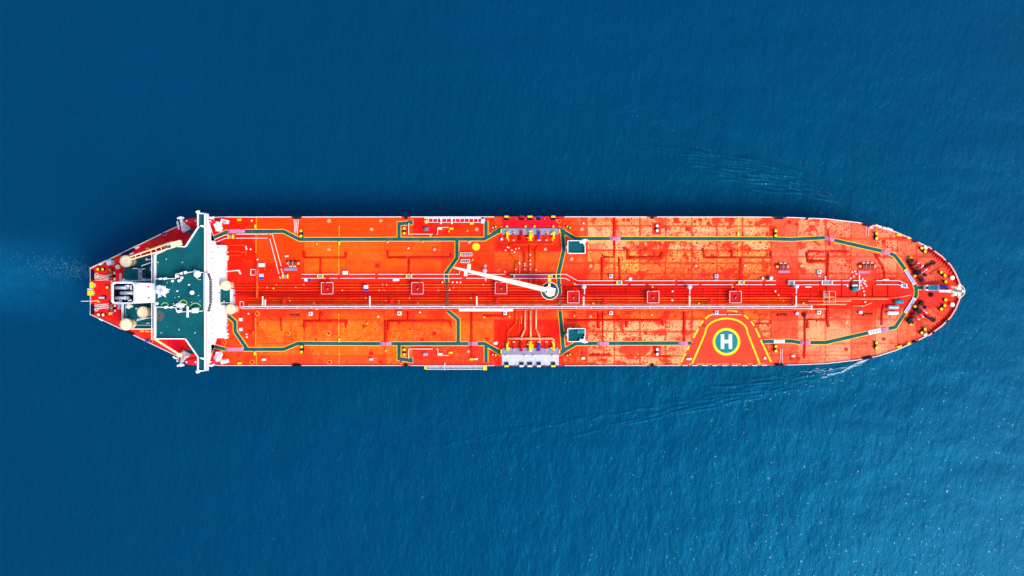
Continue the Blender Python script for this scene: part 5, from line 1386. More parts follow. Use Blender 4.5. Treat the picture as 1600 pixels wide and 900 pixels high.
# anchor windlasses on the bow
for s in (1, -1):
    nm = 'upper' if s > 0 else 'lower'
    p = upx(1431, s * 31)
    t = thing('anchor_windlass', 'large dark anchor windlass with chain on the %s half of the bow' % nm, 'windlass', (p.x, p.y, DZ), 0, 'anchor windlasses on the bow')
    d = Vector((math.cos(R(-62 * s)), math.sin(R(-62 * s)), 0)); n2 = Vector((math.cos(R(28 * s)), math.sin(R(28 * s)), 0))
    ang = math.atan2(d.y, d.x)
    def L(u, v, z): return d * u + n2 * v + Vector((0, 0, z))
    MB().box(L(0, -.3, .15), (9.4, 2.6, .28), ang).build('bedplate', M['darkred'], t)
    MB().cyl(L(-4.4, 0, 1.3), L(4.6, 0, 1.3), .28, .28, 10).build('shaft', M['rust'], t)
    for u, r, mt in ((-3.6, 1.0, 'rust'), (-2.0, 1.25, 'rust'), (1.9, 1.1, 'rust')):
        dr = MB().cyl(L(u - .5, 0, 1.3), L(u + .5, 0, 1.3), r * .8, r * .8, 16).build('drum', M[mt], t)
        for e in (-.6, .6): MB().cyl(L(u + e - .07, 0, 1.3), L(u + e + .07, 0, 1.3), r * 1.2, r * 1.2, 18).build('flange', M['darkred' if e > 0 else 'redpipe'], dr)
    MB().box(L(-4.6, -.4, 1.0), (1.6, 2.2, 1.9), ang).build('gearbox', M['black'], t)
    MB().box(L(-5.6, .4, .9), (.9, .9, 1.2), ang).build('motor', M['yellow'], t)
    MB().box(L(3.6, .2, .9), (2.0, 1.3, 1.5), ang).build('hydraulic_unit', M['black'], t)
    MB().lathe([(.55, .3), (.55, 1.6), (.3, 1.8)], L(1.2, -1.6, 0), 12).build('hydraulic_pot', M['lineyellow'], t)
    MB().cyl(L(-.2, 0, 1.3), L(.9, 0, 1.3), 1.25, 1.25, 16).build('chain_wheel', M['navy'], t)
    # chain to the hawse pipe, link by link
    A, B = L(.2, 1.2, 1.5), Vector((6.6, 3.4 * s, .5))
    for k in range(12):
        q = A.lerp(B, k / 11)
        dd = (B - A).normalized(); aa = math.atan2(dd.y, dd.x)
        MB().box(q + Vector((0, 0, .02 * (k % 2))), (.5, .42 if k % 2 else .16, .16 if k % 2 else .42), aa).build('chain_link', M['black'], t)
    MB().box(A.lerp(B, .62) + Vector((0, 0, -.5)), (2.4, 1.2, .7), math.atan2((B - A).y, (B - A).x)).build('chain_stopper', M['navy'], t)
    a1, b1 = A.lerp(B, .62) + Vector((0, s * 1.0, 0)), B + Vector((.9, s * 1.0, -.1))
    MB().cyl(L(.6, 2.2, .5), L(.6, 2.2, .5) + Vector((3.2, 1.5 * s, 0)), .6, .5, 12).build('hawse_pipe', M['red'], t)
    MB().ring(B + Vector((0, 0, 0)), .55, .95, .0, .55, 14).build('hawse_rim', M['black'], t)
    MB().bar(L(-.4, 1.6, 1.0), L(-.9, 3.4, .9), .4, .7).bar(L(1.4, 1.4, 1.2), L(1.2, 4.0, .7), .35, .5).bar(L(-2.6, 1.2, 1.0), L(-2.4, 2.6, .9), .3, .5).build('brake_band', M['rail'], t)
    MB().bar(L(-2.2, 1.5, 1.8), L(1.6, 1.9, 1.7), .28, .3).bar(L(-1.6, 2.3, 1.4), L(1.9, 2.9, 1.2), .28, .3).build('control_rod', M['redpipe'], t)
    MB().box(L(2.9, 2.4, .5), (1.0, 1.0, 1.0), .3).build('rope_bin', M['navy'], t)
    # sloping grating along the walkway beside it
    a1, b1 = upx(1414.5, s * 33), upx(1428, s * 12)
    c_ = (a1 + b1) / 2
    t6 = thing('walkway_grating', 'pale violet grating plate beside the %s anchor windlass' % nm, 'grating', (c_.x, c_.y, DZ), math.atan2((b1 - a1).y, (b1 - a1).x), 'walkway gratings on the bow')
    LL = (b1 - a1).length
    MB().box((0, 0, .42), (LL, 1.35, .08)).build('plate', paint('violet_grating', (.36, .36, .58), .6), t6)
    for e in (-1, 1): MB().box((e * (LL / 2 + .12), 0, .4), (.45, 1.5, .3)).build('end_step', M['yellow'] if e < 0 else M['rail'], t6)
    MB().bar((-LL / 2, -s * .62, .56), (LL / 2, -s * .62, .56), .16, .2).build('kerb', M['white'], t6)
    for e in (-1, 1): MB().box((e * LL * .35, 0, .19), (.2, 1.1, .38)).build('leg', M['redpipe'], t6)
    # mooring lines leading to the fairleads
    for k, (x0, d0, x1, d1) in enumerate(((1423, 41, 1453, 62), (1427, 40, 1455, 61))):
        q = [upx(x0, s * d0) + Vector((0, 0, 1.1)), upx(x1, s * d1) + Vector((0, 0, .9))]
        tag(MB().tube(q, .10, 6).build('mooring_line', M['rust']), 'thin brown mooring line on the %s bow, %s line' % (nm, 'aft' if k == 0 else 'forward'), 'rope', 'mooring lines on the bow')
    q = [upx(1452, s * 26), upx(1461, s * 33), upx(1474, s * 39)]
    tag(MB().tube([v + Vector((0, 0, .5)) for v in q], .13, 6).build('mooring_line', M['rust']), 'bent brown mooring line from %s windlass to the bow bulwark' % nm, 'rope', 'mooring lines on the bow')
    p = upx(1486, s * 21)
    t = thing('bow_ventilator', 'short white cowl on the %s side of the stem' % nm, 'ventilator', (p.x, p.y, DZ), 0, 'white cowls by the stem')
    MB().lathe([(.5, .004), (.5, .9), (.85, 1.0), (.85, 1.4), (.4, 1.6)], (0, 0, 0), 12).build('cap', M['white'], t)
    MB().box((.2, .4, .9), (.6, .5, .5)).build('spout', M['rail'], t)
    p = upx(1445, s * 68)
    t = thing('bow_locker', 'small white locker at the %s end of the bow bulwark' % nm, 'locker', (p.x, p.y, DZ), -.5 * s, 'white lockers by the bulwark')
    MB().box((0, 0, .5), (1.3, .9, .98)).build('body', M['white'], t); MB().box((0, 0, 1.03), (1.4, 1.0, .1)).build('lid', M['rail'], t)

# foremast and its house
p = W(1453, 449.7)
t = thing('foremast_house', 'teal roofed white deckhouse on the centre line of the bow', 'deckhouse', (p.x, p.y, DZ))
MB().box((0, 0, 1.5), (5.2, 2.2, 2.99)).build('wall', M['white'], t)
MB().box((.35, 0, 3.05), (4.4, 2.1, .1)).build('roof', M['teal'], t)
MB().box((-2.2, 0, 3.02), (1.1, 1.1, .12)).build('hatch', M['black'], t)
MB().box((2.0, 0, 3.12), (.5, 2.0, .1)).build('roof_edge', paint('pale_teal', (.2, .5, .6), .5), t)
p = W(1473, 448.5)
t = thing('blue_stairway', 'blue slatted stairway between foremast house and foremast', 'stairs', (p.x, p.y, DZ))
for k in range(8): MB().box((-1.9 + .54 * k, 0, 2.4 - .28 * k), (.34, 1.3, .1)).build('tread', M['blue'], t)
for s in (-1, 1): MB().bar((-2.2, s * .7, 2.6), (2.2, s * .7, .3), .14, .3).build('stringer', M['navy'], t)
p = W(1496, 455, 8)
t = thing('foremast', 'cream foremast with round platform and boom at the stem', 'mast', (p.x, p.y, DZ))
MB().cyl((0, 0, .004), (0, 0, 13), .75, .5, 14).build('trunk', M['creamlight'], t)
MB().lathe([(1.7, 7.6), (1.9, 7.8), (1.9, 8.0)], (0, 0, 0), 18).build('platform', M['creamlight'], t)
ra = MB()
for k in range(10):
    a = R(-80 + 18 * k); ra.bar((1.9 * math.cos(a), 1.9 * math.sin(a), 8), (2.5 * math.cos(a), 2.5 * math.sin(a), 8.9), .14, .14)
ra.ring((0, 0, 0), 2.35, 2.55, 8.8, 8.95, 18, R(-80), R(82)); ra.build('platform_rail', M['rail'], t)
for sy in (-1, 1):
    MB().box((.5, sy * 1.9, 8.2), (.9, 1.4, .5)).box((-1.6, sy * 1.5, 8.1), (1.6, .6, .6), -.3 * sy).box((.7, sy * 2.5, 8.3), (1.2, .3, .6)).build('bracket', M['creamlight'], t)
MB().lathe([(.5, 8.0), (.6, 8.6), (.3, 9.0)], (-.9, .2, 0), 10).build('lamp', M['grey'], t)
a, b = W(1468, 454.8, 7) - Vector((p.x, p.y, DZ)), Vector((-.4, 0, 7.6))
MB().bar((a.x, a.y, 6.6), b, .95, .7).build('boom', M['creamlight'], t)
p = W(1454.5, 459.8)
t = thing('winch_motor', 'small dark motor box below the foremast house', 'motor', (p.x, p.y, DZ))
MB().box((0, 0, .5), (1.5, 1.2, .98)).build('box', M['navy'], t); MB().cyl((.1, -.1, 1.0), (.1, -.1, 1.4), .45, .45, 12).build('cap', M['black'], t)

# ------------------------------------------------------------------ tank hatches and small round covers
HAT = [(402, 490, 3.4, 'y'), (404, 505.5, 2.4, 'y'), (441, 515, 2.4, 'y'), (451, 521, 3.0, 'y'), (477, 515, 2.4, 'y'), (514, 521, 3.6, 'y'), (541, 510.5, 2.5, 'y'), (495, 531, 2.6, 'y'), (394, 521, 2.3, 'y'), (394, 566, 3.6, 'y'), (515, 566, 3.6, 'y'), (351, 535, 2.9, 'y'),
       (642, 514.5, 2.4, 'y'), (706, 510, 2.3, 'y'), (627, 565.5, 3.0, 'y'), (569, 510, 2.4, 'r'), (606, 515, 2.3, 'r'), (624, 505, 2.3, 'r'), (660, 531, 2.3, 'r'), (591, 495, 2.2, 'p'), (679, 521, 2.6, 'r'), (1009, 520.3, 3.0, 'r'), (989.5, 530.5, 2.4, 'r'), (595, 566, 2.4, 'r'), (580, 552.5, 2.6, 'r'),
       (732, 549, 2.2, 'p'), (757, 495, 2.2, 'p'), (761, 530, 2.2, 'r'), (923, 494.5, 2.3, 'p'), (898.5, 489, 2.2, 'r'), (910, 552, 3.4, 'r'), (1237, 561, 3.0, 'r'), (1248, 560.5, 3.2, 'r'), (1278, 503.5, 2.4, 'p'), (1322.5, 503.5, 3.2, 'p'), (1322, 546, 3.4, 'r'), (1200, 508.5, 2.4, 'y'), (1381, 530, 3.0, 'r'), (1100.5, 508.5, 2.0, 'y'),
       (514, 345, 3.2, 'p'), (514, 390, 2.6, 'p'), (580.5, 358.5, 2.8, 'p'), (679, 390, 2.9, 'p'), (595, 345, 2.6, 'p'), (590, 415.5, 2.9, 'r'), (758.5, 415.5, 2.5, 'p'), (745, 358.3, 3.0, 'p'), (909.5, 358, 3.2, 'p'), (923, 415.5, 2.8, 'p'), (1009, 389.5, 3.0, 'r'), (1074.5, 358, 3.2, 'r'), (1094, 344, 3.2, 'r'), (981.5, 344, 3.2, 'r'), (1144.5, 344, 3.6, 'r'), (1171, 389, 3.2, 'r'), (1087.5, 415.5, 2.4, 'p'), (1252, 415.5, 2.2, 'p'),
       (770, 344.5, 2.6, 'r'), (870, 344.5, 2.8, 'p'), (1233.5, 347.5, 3.0, 'r'), (1372.5, 399, 3.4, 'r'), (1381, 378, 2.6, 'r'), (852, 389.5, 2.4, 'p'), (893, 405, 3.0, 'p'), (540, 397, 2.6, 'r'), (733.5, 378.5, 2.4, 'p'), (1245, 351, 2.2, 'r'), (1164, 415, 2.0, 'p')]
cols = {'y': ('lineyellow', 'yellow'), 'r': ('redpipe', 'red'), 'p': ('palepipe', 'pale orange')}
def zone(x, y):
    sd_ = 'upper' if y < 436 else 'lower' if y > 484 else 'centre'
    z = 'stern' if x < 340 else 'aft' if x < 560 else 'mid' if x < 785 else 'manifold' if x < 880 else 'fore' if x < 1060 else 'helipad' if x < 1215 else 'bow'
    return sd_ + ' ' + z + ' deck'
def ranked(items):
    """items: (x, y, key) -> phrase naming zone and rank from the bridge"""
    rows, out = {}, {}
    for i, (x, y, k) in enumerate(items): rows.setdefault((zone(x, y), k), []).append((x, y, i))
    for (z, k), l in rows.items():
        for n_, (x, y, i) in enumerate(sorted(l)): out[i] = ('on the ' + z) if len(l) == 1 else '%s from the bridge on the %s' % (ordn(n_), z)
    return out
where = ranked([(x, y, c_) for x, y, r, c_ in HAT])
for i, (x, y, r, c_) in enumerate(HAT):
    mt, word = cols[c_]
    p = W(x, y)
    lab = 'round hatch in a %s ring, %s' % (word, where[i])
    t = thing('tank_hatch', lab, 'hatch', (p.x, p.y, DZ), .3 * i, 'round tank hatches')
    MB().ring((0, 0, 0), (r - .75) * S, r * S, .016, .022, 20).build('painted_ring', M[mt], t)
    MB().lathe([(.42, .006), (.42, .35), (.52, .36), (.52, .48)], (0, 0, 0), 12).build('coaming', M['redpipe' if c_ != 'p' else 'palepipe'], t)
    MB().box((.1, 0, .53), (.7, .16, .08)).build('handle', M['darkred' if c_ != 'p' else 'palepipe'], t)
# square repainted pads under some of the fittings, red
for x, y, w, h_ in ((1026, 357, 14, 19), (679, 390, 9, 9), (590, 414.5, 10, 9), (923, 414, 11, 11), (1056.5, 344.5, 9, 9), (1107, 349, 6, 6), (1085.5, 346, 5, 5), (1182.5, 349, 6, 6), (974.5, 343.5, 5, 5), (1009, 389.5, 8, 7), (1075, 358, 9, 7), (1026, 549, 14, 19), (1087, 415, 9, 8), (888, 501, 30, 9), (1208, 362, 12, 18), (679, 521, 6, 6), (580, 552, 6, 6), (914, 395, 8, 6), (1381, 378, 6, 6), (1250, 415, 8, 8), (1267, 354, 7, 5), (912, 513, 20, 4)):
    p = W(x, y); MB().box((p.x, p.y, DZ + .005), (w * S, h_ * S, .006)).build('repainted_patch', M['touchup'] if x not in (679, 580) else M['redpipe'], ship)

# ------------------------------------------------------------------ lockers, boxes and machinery cases on deck
def boxthing(name, lab, cat, x, y, w, h_, z, mt, lid=None, group=None, rz=0.0, extra=None):
    p = W(x, y); t = thing(name, lab, cat, (p.x, p.y, DZ), rz, group)
    MB().box((0, 0, z / 2 + .003), (w * S, h_ * S, z - .006)).build('body', M[mt], t)
    MB().box((0, 0, z + .05), (w * S * .82, h_ * S * .82, .1)).build('lid', M[lid or mt], t)
    for s in (-1, 1): MB().box((s * w * S * .3, h_ * S * .5 + .04, z * .6), (.15, .08, .2)).build('latch', M['steel'], t)
    if extra: extra(t)
    return t
def fan(t, sx=0):
    MB().lathe([(.35, 0), (.35, .2)], (0, 0, 1.3), 10).build('fan', M['blue'], t)
G = 'yellow deck lockers'
for x, y, lab in ((374.5, 343.5, 'small yellow locker by the upper rail ahead of the bridge wing'), (737, 349.3, 'small yellow locker next to the upper accommodation ladder'), (705.5, 357.3, 'small yellow locker beside the white angled rail, upper mid deck'),
                  (375, 567.3, 'small yellow locker by the lower rail ahead of the bridge wing'), (737, 561.2, 'small yellow locker next to the lower accommodation ladder'), (704.5, 551, 'small yellow locker beside the white angled rail, lower mid deck')):
    boxthing('yellow_locker', lab, 'locker', x, y, 6, 3.2, .9, 'yellow', group=G)
for x, y, rz, lab in ((1404, 367.3, -.2, 'long yellow locker along the upper bow edge'), (1418.8, 371.8, -.3, 'short yellow locker along the upper bow edge'), (1404, 541.6, .2, 'long yellow locker along the lower bow edge'), (1418.8, 536.2, .3, 'short yellow locker along the lower bow edge')):
    boxthing('yellow_locker', lab, 'locker', x, y, 7.5 if '4' in str(x)[-3:] and 'long' in lab else 5, 3.2, .9, 'yellow', group=G, rz=rz)
for x, y, lab in ((399.5, 354, 'yellow box at the dotted line above the upper aft walkway'), (398.6, 552, 'yellow box at the dotted line below the lower aft walkway'), (530.5, 380, 'yellow box on the second dotted line below the upper walkway'), (530.5, 531.5, 'yellow box on the second dotted line above the lower walkway'), (1153, 366, 'yellow box on the dotted line above the upper fore walkway'), (495.5, 481.5, 'yellow box against the catwalk on the aft deck')):
    boxthing('cable_box', lab, 'box', x, y, 2.6, 6 if y != 481.5 else 7, .8, 'yellow', group='yellow cable boxes')
WB = [(413, 561.5, 5.5, 3, 'white', 'small white box near lower rail on the aft deck'), (580.5, 561.2, 5.5, 3, 'white', 'small white box near lower rail left of the ladder'), (744, 560.7, 5.5, 2.6, 'rail', 'small pinkish box beside yellow locker near lower ladder'), (1238.5, 556, 5, 3, 'white', 'small white box near the lower bow rail'),
      (409.5, 414.2, 10, 6, 'palegrey', 'pale grey machinery box left of the slanting rails'), (540, 426.2, 8, 5.5, 'white', 'white box on the upper edge of the centre rails'), (486, 490, 5.5, 5.5, 'white', 'white square vent box below catwalk on the aft deck'),
      (624.5, 489.5, 6, 5.8, 'white', 'white square vent box below catwalk before the manifold'), (789.3, 489, 5, 5.5, 'rail', 'white square vent box below the long white beam'), (954.3, 431.5, 5, 5.2, 'white', 'white square vent box above the centre rails right of crane'), (954.4, 489, 5.3, 5.3, 'white', 'white square vent box below catwalk right of crane'),
      (984.5, 436, 5, 5, 'white', 'white cube beside the rails with a dark shadow'), (1118.7, 431.3, 5.2, 5.2, 'palegrey', 'pale square vent box above rails over the helicopter mark'), (1119, 436.2, 3.6, 3.6, 'white', 'tiny white box under a vent box above the rails'), (1118.8, 488, 5.2, 5.2, 'palegrey', 'pale square vent box at the top of the helicopter mark'),
      (1279, 425, 5.5, 5, 'white', 'white square vent box on the upper bow deck'), (1279.6, 430, 3.6, 3.6, 'rail', 'tiny white box under the upper bow vent box'), (1278.6, 488.2, 5.5, 5.5, 'white', 'white square vent box on the lower bow deck'), (1343.5, 488, 5.4, 4.4, 'palegrey', 'pale rounded box on the lower bow deck'),
      (1076, 560.5, 8, 3, 'rail', 'pale box at the lower left foot of the helicopter mark'), (1194.5, 559.5, 3.6, 3.6, 'rail', 'tiny pale box inside right foot of the helicopter mark'), (911, 559.5, 5, 3.6, 'rail', 'small pale box near the lower rail right of the manifold'), (688, 357.5, 6, 2.6, 'rail', 'small pale box under the angled rail, upper mid deck'), (688.5, 552.7, 6, 2.6, 'rail', 'small pale box above the angled rail, lower mid deck'),
      (377, 499, 5, 5, 'palegrey', 'grey box right of the lower aft walkway bend, upper one'), (377, 514.5, 5, 5, 'palegrey', 'grey box right of the lower aft walkway bend, lower one'), (911.5, 349, 2.4, 2.4, 'white', 'tiny white post box above the walkway right of the manifold')]
for k, (x, y, w, h_, mt, lab) in enumerate(WB):
    sq = 'vent box' in lab
    boxthing('vent_box' if sq else 'deck_box', lab, 'box', x, y, w, h_, 1.2 if w > 4 else .8, mt, 'rail' if mt != 'rail' else 'white', group='pale boxes on deck', extra=fan if sq else None)
for x, y, lab in ((409, 430, 'white topped blue cabinet left of the slanting rails'), (573.5, 448, 'white topped blue cabinet standing on the aft pipes')):
    p = W(x, y + 2.5); t = thing('control_cabinet', lab, 'cabinet', (p.x, p.y, DZ), 0, 'blue and white cabinets')
    z0 = 2.2 if y > 440 else .004
    if z0 > 1: MB().box((0, 0, 1.1), (.4, .4, 2.19)).build('post', M['redpipe'], t)
    MB().box((0, .55, z0 + .5), (1.6, 1.2, .98)).build('cabinet', M['white' if y > 440 else 'palegrey'], t)
    MB().box((0, -.55, z0 + .4), (1.5, .9, .78)).build('motor', M['blue'], t)
for x, y, lab in ((480.5, 437.5, 'low white and blue pump unit under the aft guard rails'), (618.5, 437.2, 'low pale violet pump unit under the mid guard rails')):
    p = W(x, y); t = thing('pump_unit', lab, 'pump', (p.x, p.y, DZ), 0, 'small pump units')
    MB().box((-.4, 0, .6), (1.3, 1.1, 1.19)).build('casing', M['palegrey'], t); MB().cyl((.3, 0, .7), (1.4, 0, .7), .45, .45, 12).build('motor', M['blue' if x < 500 else 'rail'], t); MB().box((0, 0, .05), (2.8, 1.2, .09)).build('bed', M['darkred'], t)
# framed locker with hatch
p = W(397.5, 425.5); t = thing('stores_hatch', 'red hatch in a white square frame left of the slanting rails', 'hatch', (p.x, p.y, DZ))
MB().box((-.2, 0, .4), (2.0, 1.9, .79)).build('lid', M['crimson'], t)
for s in (-1, 1): MB().box((0, s * 1.1, .5), (2.6, .28, .99)).build('frame', M['rail'], t)
MB().box((-1.2, 0, .52), (.28, 1.91, .95)).build('frame', M['rail'], t); MB().box((1.1, .1, .7), (.8, 1.9, 1.3)).build('vent', M['white'], t)
# valve cases by the crane tip
for x, y, n_, lab in ((728.5, 397.5, 4, 'pale tray holding four drums above the crane boom tip'), (727.2, 408, 3, 'pale tray holding three drums above the crane boom tip')):
    p = W(x, y); t = thing('drum_rack', lab, 'rack', (p.x, p.y, DZ), 0, 'drum racks near the crane tip')
    L_ = (n_ * 4 + 2) * S
    for s in (-1, 1): MB().box((0, s * .6, .5), (L_, .22, .8)).box((s * L_ / 2, 0, .5), (.22, .98, .78)).build('frame', M['rail'], t)
    MB().box((0, 0, .1), (L_ - .3, .95, .19)).build('tray', M['crimson'], t)
    for k in range(n_): MB().lathe([(.36, .2), (.36, .75), (.2, .8)], ((k - (n_ - 1) / 2) * 4 * S, 0, 0), 12).build('drum', M['lineyellow' if k == 0 and n_ == 4 else 'grey'], t)
# tanks
def tank(lab, x, y, L_, r, mt, rz=0.0):
    p = W(x, y); t = thing('cylindrical_tank', lab, 'tank', (p.x, p.y, DZ), rz, 'small cylindrical tanks')
    m = MB()
    pr = [(.15, 0), (r * .7, .12 * r), (r, .5 * r)]
    xs = [(-L_ / 2, .15 * r), (-L_ / 2 + .15 * r, r * .7), (-L_ / 2 + .5 * r, r), (L_ / 2 - .5 * r, r), (L_ / 2 - .15 * r, .7 * r), (L_ / 2, .15 * r)]
    for (a, ra), (b, rb) in zip(xs[:-1], xs[1:]): m.cyl((a, 0, r + .35), (b, 0, r + .35), ra, rb, 16, caps=(a == xs[0][0] or b == xs[-1][0]))
    m.build('shell', M[mt], t, smooth=True)
    for s in (-1, 1): MB().box((s * L_ * .28, 0, .3), (.3, r * 1.5, .59)).build('saddle', M['darkred'], t)
    MB().cyl((.2, 0, 2 * r + .3), (.2, 0, 2 * r + .5), .2, .2, 8).build('manhole', M['grey'], t)
tank('short blue tank inside the angled rails, upper mid deck', 666.5, 357.8, 2.0, .72, 'teal')
tank('short silver tank inside the angled rails, lower mid deck', 665, 553, 2.0, .66, 'steel')
tank('teal tank near the bow beside the lower windlass', 1403, 471.5, 3.6, .85, 'teal', .1)
tank('silver grey tank near the bow below the teal tank', 1394, 480, 4.4, .8, 'steel')
tank('white tank near the bow, lowest of the three', 1393.5, 489, 4.4, .7, 'white')
tank('teal tank among pale fittings on the upper bow deck', 1334.5, 452, 2.6, .8, 'teal')
p = W(1334.5, 446.5); t = thing('pump_skid', 'dark skid with a white case on the upper bow deck', 'machine', (p.x, p.y, DZ))
MB().box((0, 0, .1), (3.4, 3.2, .19)).build('bed', M['black'], t); MB().box((0, .1, .7), (2.0, .6, 1.0)).build('case', M['white'], t); MB().box((0, 1.0, .5), (2.6, .5, .6)).build('manifold', M['darkred'], t)
MB().bar((1.75, -1.6, 1.0), (1.75, 4.5, 1.0), .35, .3).build('riser_pipe', M['rail'], t)
# pale valves round that skid
rr = random.Random(5)
for i, (x, y) in enumerate(sorted(((1331, 425), (1337, 428), (1333, 432), (1341, 431), (1347, 436), (1349, 442), (1345, 446), (1351, 444), (1353, 447), (1347, 450), (1349, 455), (1323, 447), (1328, 435), (1335, 424), (1289, 433), (1289, 436.5), (1351, 439), (1344, 441), (1350, 461), (1351, 472)), key=lambda q: (q[1], q[0]))):
    p = W(x, y); t = thing('deck_valve', 'small pale pink valve on the bow deck, %s counting downwards' % ordn(i), 'valve', (p.x, p.y, DZ), rr.uniform(0, 3), 'pale valves on the bow deck')
    MB().cyl((0, 0, .004), (0, 0, .7), .22, .2, 8).build('stem', M['rail'], t); MB().ring((0, 0, 0), .22, .36, .7, .8, 12).build('hand_wheel', M['rope'], t); MB().box((0, 0, .3), (.7, .25, .4)).build('body', M['rope'], t)
# slender items on the right: cable tray by the foremast rails
for x, y, lab in ((1263, 448.5, 'short pale bar with dark shadow on the bow pipes'), (1384, 437, 'thin pale bar in the bow guard rails')):
    p = W(x, y, 1.5); tag(MB().box(p, (2.4, .4, .3)).box((p.x, p.y, DZ + .7), (.3, .3, 1.35)).build('stowed_bar', M['rail']), lab, 'bar')
p = W(1203.5, 434.5); t = thing('dome_ventilator', 'white half round ventilator above the rails beyond the helicopter mark', 'ventilator', (p.x, p.y, DZ))
MB().lathe([(.75, .004), (.75, 1.4), (.6, 1.8), (.3, 2.0)], (0, 0, 0), 14).build('head', M['white'], t, smooth=True)
MB().box((-1.1, 0, .8), (1.2, .9, .9)).build('mouth', M['black'], t); MB().box((-3.2, -.1, .8), (.6, .9, 1.4)).build('side_post', M['rail'], t)
for k, (x, y, lab, mt) in enumerate(((1244.8, 489.8, 'pale round capstan on a red pad, left of a dark one', 'palegrey'), (1256, 492, 'dark round capstan below the catwalk end', 'navy'))):
    p = W(x, y); t = thing('capstan', lab, 'capstan', (p.x, p.y, DZ)); MB().lathe([(.7, .004), (.5, .5), (.65, .9), (.65, 1.1)], (0, 0, 0), 14).build('barrel', M[mt], t); MB().box((0, 0, .06), (1.8, 1.6, .1)).build('bed', M['red'], t)
p = W(784, 373.8); t = thing('capstan', 'grey round capstan left of the upper manifold valves', 'capstan', (p.x, p.y, DZ)); MB().lathe([(.6, .004), (.45, .5), (.6, .9), (.6, 1.0)], (0, 0, 0), 14).build('barrel', M['grey'], t); MB().box((0, 0, .05), (1.5, 1.5, .08)).build('bed', M['darkred'], t)
p = W(775.5, 536); t = thing('capstan', 'pale grey round capstan left of the lower manifold valves', 'capstan', (p.x, p.y, DZ)); MB().lathe([(.65, .004), (.5, .5), (.65, .9), (.65, 1.0)], (0, 0, 0), 14).build('barrel', M['palegrey'], t); MB().box((-.5, 0, .3), (1.2, 1.0, .5)).build('bed', M['rail'], t)
p = W(780.5, 540); t = thing('red_capstan', 'round crimson cover near lower left manifold corner', 'cover', (p.x, p.y, DZ)); MB().lathe([(.95, .004), (.95, .5), (.6, .8)], (0, 0, 0), 16).build('cover', M['crimson'], t); MB().box((0, 0, .82), (.5, .2, .1)).build('handle', M['redpipe'], t)
# small scattered pale pegs (sounding pipes) and yellow spots along the deck
rr = random.Random(21); PEG = []
for x, y, c_ in ((385, 386, 'p'), (385.5, 389, 'p'), (392, 389.5, 'p'), (394, 345, 'p'), (403, 405.5, 'p'), (414, 421, 'o'), (424.5, 421.5, 'o'), (440, 405.5, 'o'), (450, 400, 'p'), (447, 400.5, 'p'), (495.5, 381, 'y'), (606, 379, 'y'), (661, 377.5, 'y'), (638.5, 388, 'p'), (673, 368.5, 'y'), (701.5, 361.5, 'y'), (730.5, 361, 'y'),
                 (574.5, 505.5, 'y'), (579, 480, 'y'), (603, 548, 'y'), (656.5, 488, 'p'), (738.5, 406, 'y'), (788.5, 424.5, 'y'), (796, 494.5, 'y'), (897.5, 444, 'y'), (1018, 448.5, 'y'), (1142, 448.5, 'y'), (1213.5, 461, 'y'), (1252, 473.5, 'y'), (1090, 474, 'y'), (926, 474, 'y'), (897, 493.5, 'y'), (1018, 492, 'y'), (1285, 493, 'y'),
                 (413.5, 495, 'o'), (425, 495, 'o'), (386, 522, 'p'), (386.5, 526.5, 'p'), (389, 490, 'p'), (1049, 455, 'p'), (1048.5, 469, 'p'), (1208.5, 455, 'p'), (703, 453, 'y'), (430, 450.5, 'y'), (707.5, 441, 'p'), (714, 441, 'p'), (719.5, 441, 'p'), (691.5, 441, 'p')):
    PEG.append((x, y, c_))
pk = {'p': ('rail', 'pale'), 'o': ('orangepipe', 'orange'), 'y': ('lineyellow', 'yellow')}
where = ranked(PEG)
for i, (x, y, c_) in enumerate(PEG):
    p = W(x, y); mt, word = pk[c_]
    zz = 2.2 if 443 < y < 478 else .004
    t = thing('sounding_pipe', 'tiny %s capped sounding pipe, %s' % (word, where[i]), 'pipe cap', (p.x, p.y, DZ), 0, 'tiny %s capped sounding pipes' % word)
    MB().cyl((0, 0, .004), (0, 0, zz + .6), .16, .16, 8).build('pipe', M['redpipe'], t)
    MB().lathe([(.36, zz + .6), (.36, zz + .8), (.2, zz + .9)], (0, 0, 0), 10).build('cap', M[mt], t)
# twin rope leads painted and lying by the aft fairlead
for k, x in enumerate((459, 461, 464, 466.5)):
    q = [W(x, 342.5, .6), W(x + (1 if k < 2 else -1), 352, .3), W(460.5 if k < 2 else 464.5, 366.5, .3)]
    tag(MB().tube(q, .13, 6).build('mooring_line', M['rope']), 'pale mooring rope from the upper aft fairlead, %s from the bridge' % ordn(k), 'rope', 'ropes at the aft fairlead')
for k, x in enumerate((1353.5, 1357.5)):
    q = [W(x, 354, .5), W(x - .5, 368, .3)]
    tag(MB().tube(q, .12, 6).build('mooring_line', M['rope']), 'pale mooring rope from the upper bow fairlead, %s' % ('left one' if k == 0 else 'right one'), 'rope', 'ropes at the bow fairlead')
for k, x in enumerate((1218, 1222.5)):
    q = [W(x, 568, .5), W(x + (1.5 if k == 0 else -.5), 556, .3), W(x + (1 if k == 0 else -.5), 545, .3)]
    tag(MB().tube(q, .12, 6).build('mooring_line', M['rope']), 'pale mooring rope right of the helicopter mark, %s' % ('left one' if k == 0 else 'right one'), 'rope', 'ropes at the lower bow fairlead')
